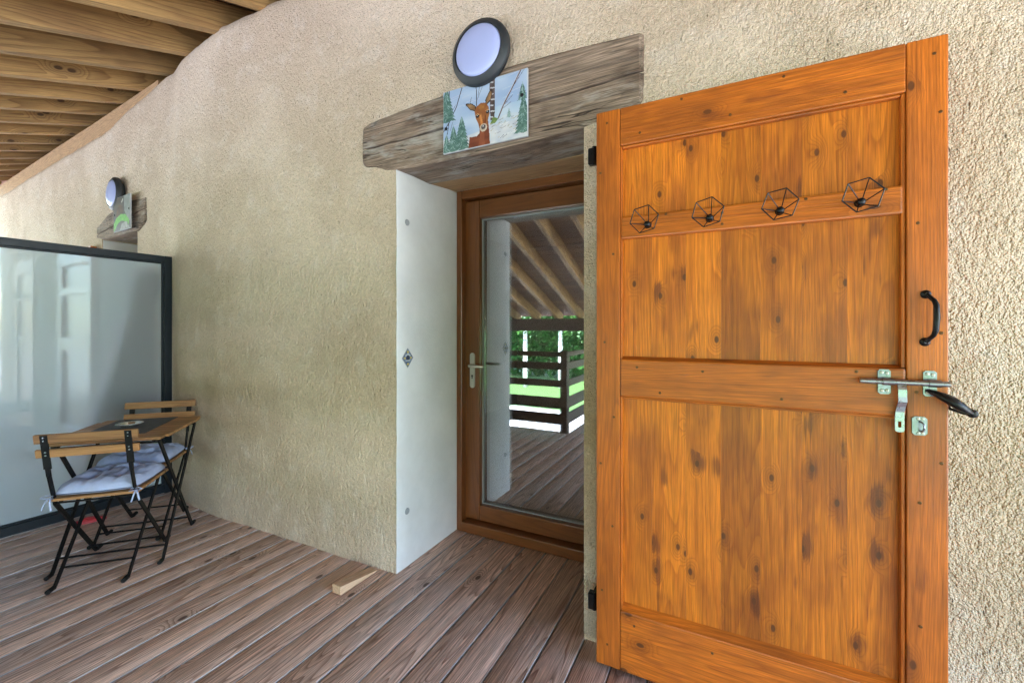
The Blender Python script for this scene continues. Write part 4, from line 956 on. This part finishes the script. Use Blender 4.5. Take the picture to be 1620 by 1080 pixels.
for i in range(nn + 1):
    t_ = i / nn; w_ = 0.030 * (0.55 + 0.45 * math.sin(math.pi * min(1, t_ * 1.1 + 0.15))); hh = 0.030 * math.sin(math.pi * (0.12 + 0.76 * t_)) ** 0.6
    gr.append([b.verts.new((0.16 * (t_ - 0.5), w_ * math.cos(math.pi * k / 8) + 0.006 * math.sin(7 * t_), hh * math.sin(math.pi * k / 8) ** 0.7 * (1 + 0.2 * math.sin(9 * t_ + k)))) for k in range(9)])
for A, B_ in zip(gr, gr[1:]):
    for k in range(8): b.faces.new((A[k], A[k + 1], B_[k + 1], B_[k]))
    b.faces.new((A[8], A[0], B_[0], B_[8]))
b.faces.new(gr[0]); b.faces.new(gr[-1][::-1])
o = ob('red_pouch', b, M['red'], None, (-3.79, 1.27, 0.002), (0, 0, R(72)), smooth=True, angle=60); tag(o, 'small red pouch on the deck at the foot of the frosted screen', 'pouch')

# ------------------------------------------------------------------ railing (seen in the door glass)
rl = empty('balcony_railing', (-1.79, -0.2, 0)); tag(rl, 'dark brown balcony railing of horizontal boards reflected in the door glass', 'railing')
for (za, zb) in ((0.925, 0.985), (0.764, 0.853), (0.552, 0.637), (0.285, 0.421), (0.09, 0.222)):
    b = BM(); box(b, -9.8, -0.05, -0.014, 0.014, za, zb, 0.002); ob('rail_board', b, M['rail_wood'], rl)
    b = BM(); box(b, -1.2, 1.2, -0.014, 0.014, za, zb, 0.002); ob('rail_board', b, M['rail_wood'], rl, (0.0, -1.25, 0), (0, 0, R(90)))
for (x, y_) in ((0, 0), (-2.0, 0), (-4.0, 0), (-6.0, 0), (-8.0, 0), (0, -2.45)):
    b = BM(); box(b, -0.045, 0.045, -0.045, 0.045, -0.2, 1.0, 0.004); ob('rail_post', b, M['rail_wood'], rl, (x, y_, 0))

# ------------------------------------------------------------------ trees and shrubs outside
def leaves(cx, cy_, cz, rx, ry, rz_, n, size, rng):
    V = []; F = []
    for _ in range(n):
        while True:
            p = Vector((rng.uniform(-1, 1), rng.uniform(-1, 1), rng.uniform(-1, 1)))
            if 0.25 < p.length < 1 and noise.noise(p * 2.3 + Vector((cx, cy_, 0))) > -0.15: break
        c = Vector((cx + p.x * rx, cy_ + p.y * ry, cz + p.z * rz_)); s_ = size * rng.uniform(0.6, 1.3)
        q = Vector((rng.gauss(0, 1), rng.gauss(0, 1), rng.gauss(0, 1))).normalized(); a = q.orthogonal().normalized() * s_; b2 = q.cross(a).normalized() * s_ * 0.6
        k = len(V); V += [c - a, c + b2, c + a, c - b2]; F.append((k, k + 1, k + 2, k + 3))
    me = bpy.data.meshes.new('crown'); me.from_pydata(V, [], F); return me
rng = random.Random(11)
TREES = [(-11.6, -20.0, 'birch'), (-9.4, -20.5, 'birch'), (-15.5, -23.0, 'birch'), (-6.0, -24.0, 'birch'), (-1.0, -22.0, 'birch'), (6.0, -24.0, 'birch'), (-21.0, -24.0, 'birch')]
LB = ['slim white birch tree, leftmost of the two reflected in the door glass', 'slim white birch tree, rightmost of the two reflected in the door glass', 'white birch at the edge of the grass left of the reflected pair', 'white birch beyond the grass right of the reflected pair',
      'white birch straight across the gravel from the open shutter', 'white birch far out on the right of the gravel', 'white birch farthest left along the grass edge']
for i, (x, y_, kd) in enumerate(TREES):
    t = empty('birch_tree', (x, y_, -2.4)); tag(t, LB[i], 'tree', 'birch trees beyond the gravel')
    b = BM(); hgt = rng.uniform(9, 12); bend = rng.uniform(-0.3, 0.3)
    tube(b, [(bend * (k / 6) ** 2, 0, hgt * k / 6 - 0.3) for k in range(7)], [0.17 - 0.02 * k for k in range(7)], 10)
    tr = ob('trunk', b, M['bark'], t, smooth=True)
    b = BM()
    for k in range(7):
        z_ = hgt * (0.35 + 0.08 * k); a = rng.uniform(0, 6.28); tube(b, [(0, 0, z_), (0.8 * math.cos(a), 0.8 * math.sin(a), z_ + 0.6), (1.5 * math.cos(a), 1.5 * math.sin(a), z_ + 0.8)], [0.06, 0.04, 0.015], 6)
    ob('limb', b, M['bark'], t, smooth=True)
    mesh_obj('crown', leaves(0, 0, hgt * 0.66, 2.4, 2.4, hgt * 0.36, 3200, 0.16, rng), M['leaf'], t)
SH = [(-14.0, -25.5), (-10.5, -25.0), (-7.5, -26.5), (-17.5, -27.0), (-4.0, -26.0), (0.5, -27.0), (4.5, -27.0), (-22.0, -28.0)]
SL = ['dense green shrub behind the two reflected birches, left one', 'dense green shrub behind the two reflected birches, right one', 'green shrub just right of the reflected birches', 'green shrub left of the reflected birches', 'green shrub across the gravel near the right birch',
      'green shrub straight across from the open shutter', 'green shrub far right beyond the gravel', 'green shrub farthest left along the wood edge']
for i, (x, y_) in enumerate(SH):
    t = empty('shrub', (x, y_, -2.3)); tag(t, SL[i], 'shrub', 'shrubs at the edge of the grass')
    mesh_obj('foliage', leaves(0, 0, 2.4, 2.6, 2.0, 2.9, 4200, 0.17, rng), M['leaf2'], t)
    b = BM()
    for k in range(5):
        a = k * 1.25; tube(b, [(0, 0, -0.3), (0.4 * math.cos(a), 0.4 * math.sin(a), 1.2), (1.0 * math.cos(a), 1.0 * math.sin(a), 2.8)], [0.06, 0.045, 0.02], 6)
    ob('stem', b, M['bark'], t, smooth=True)
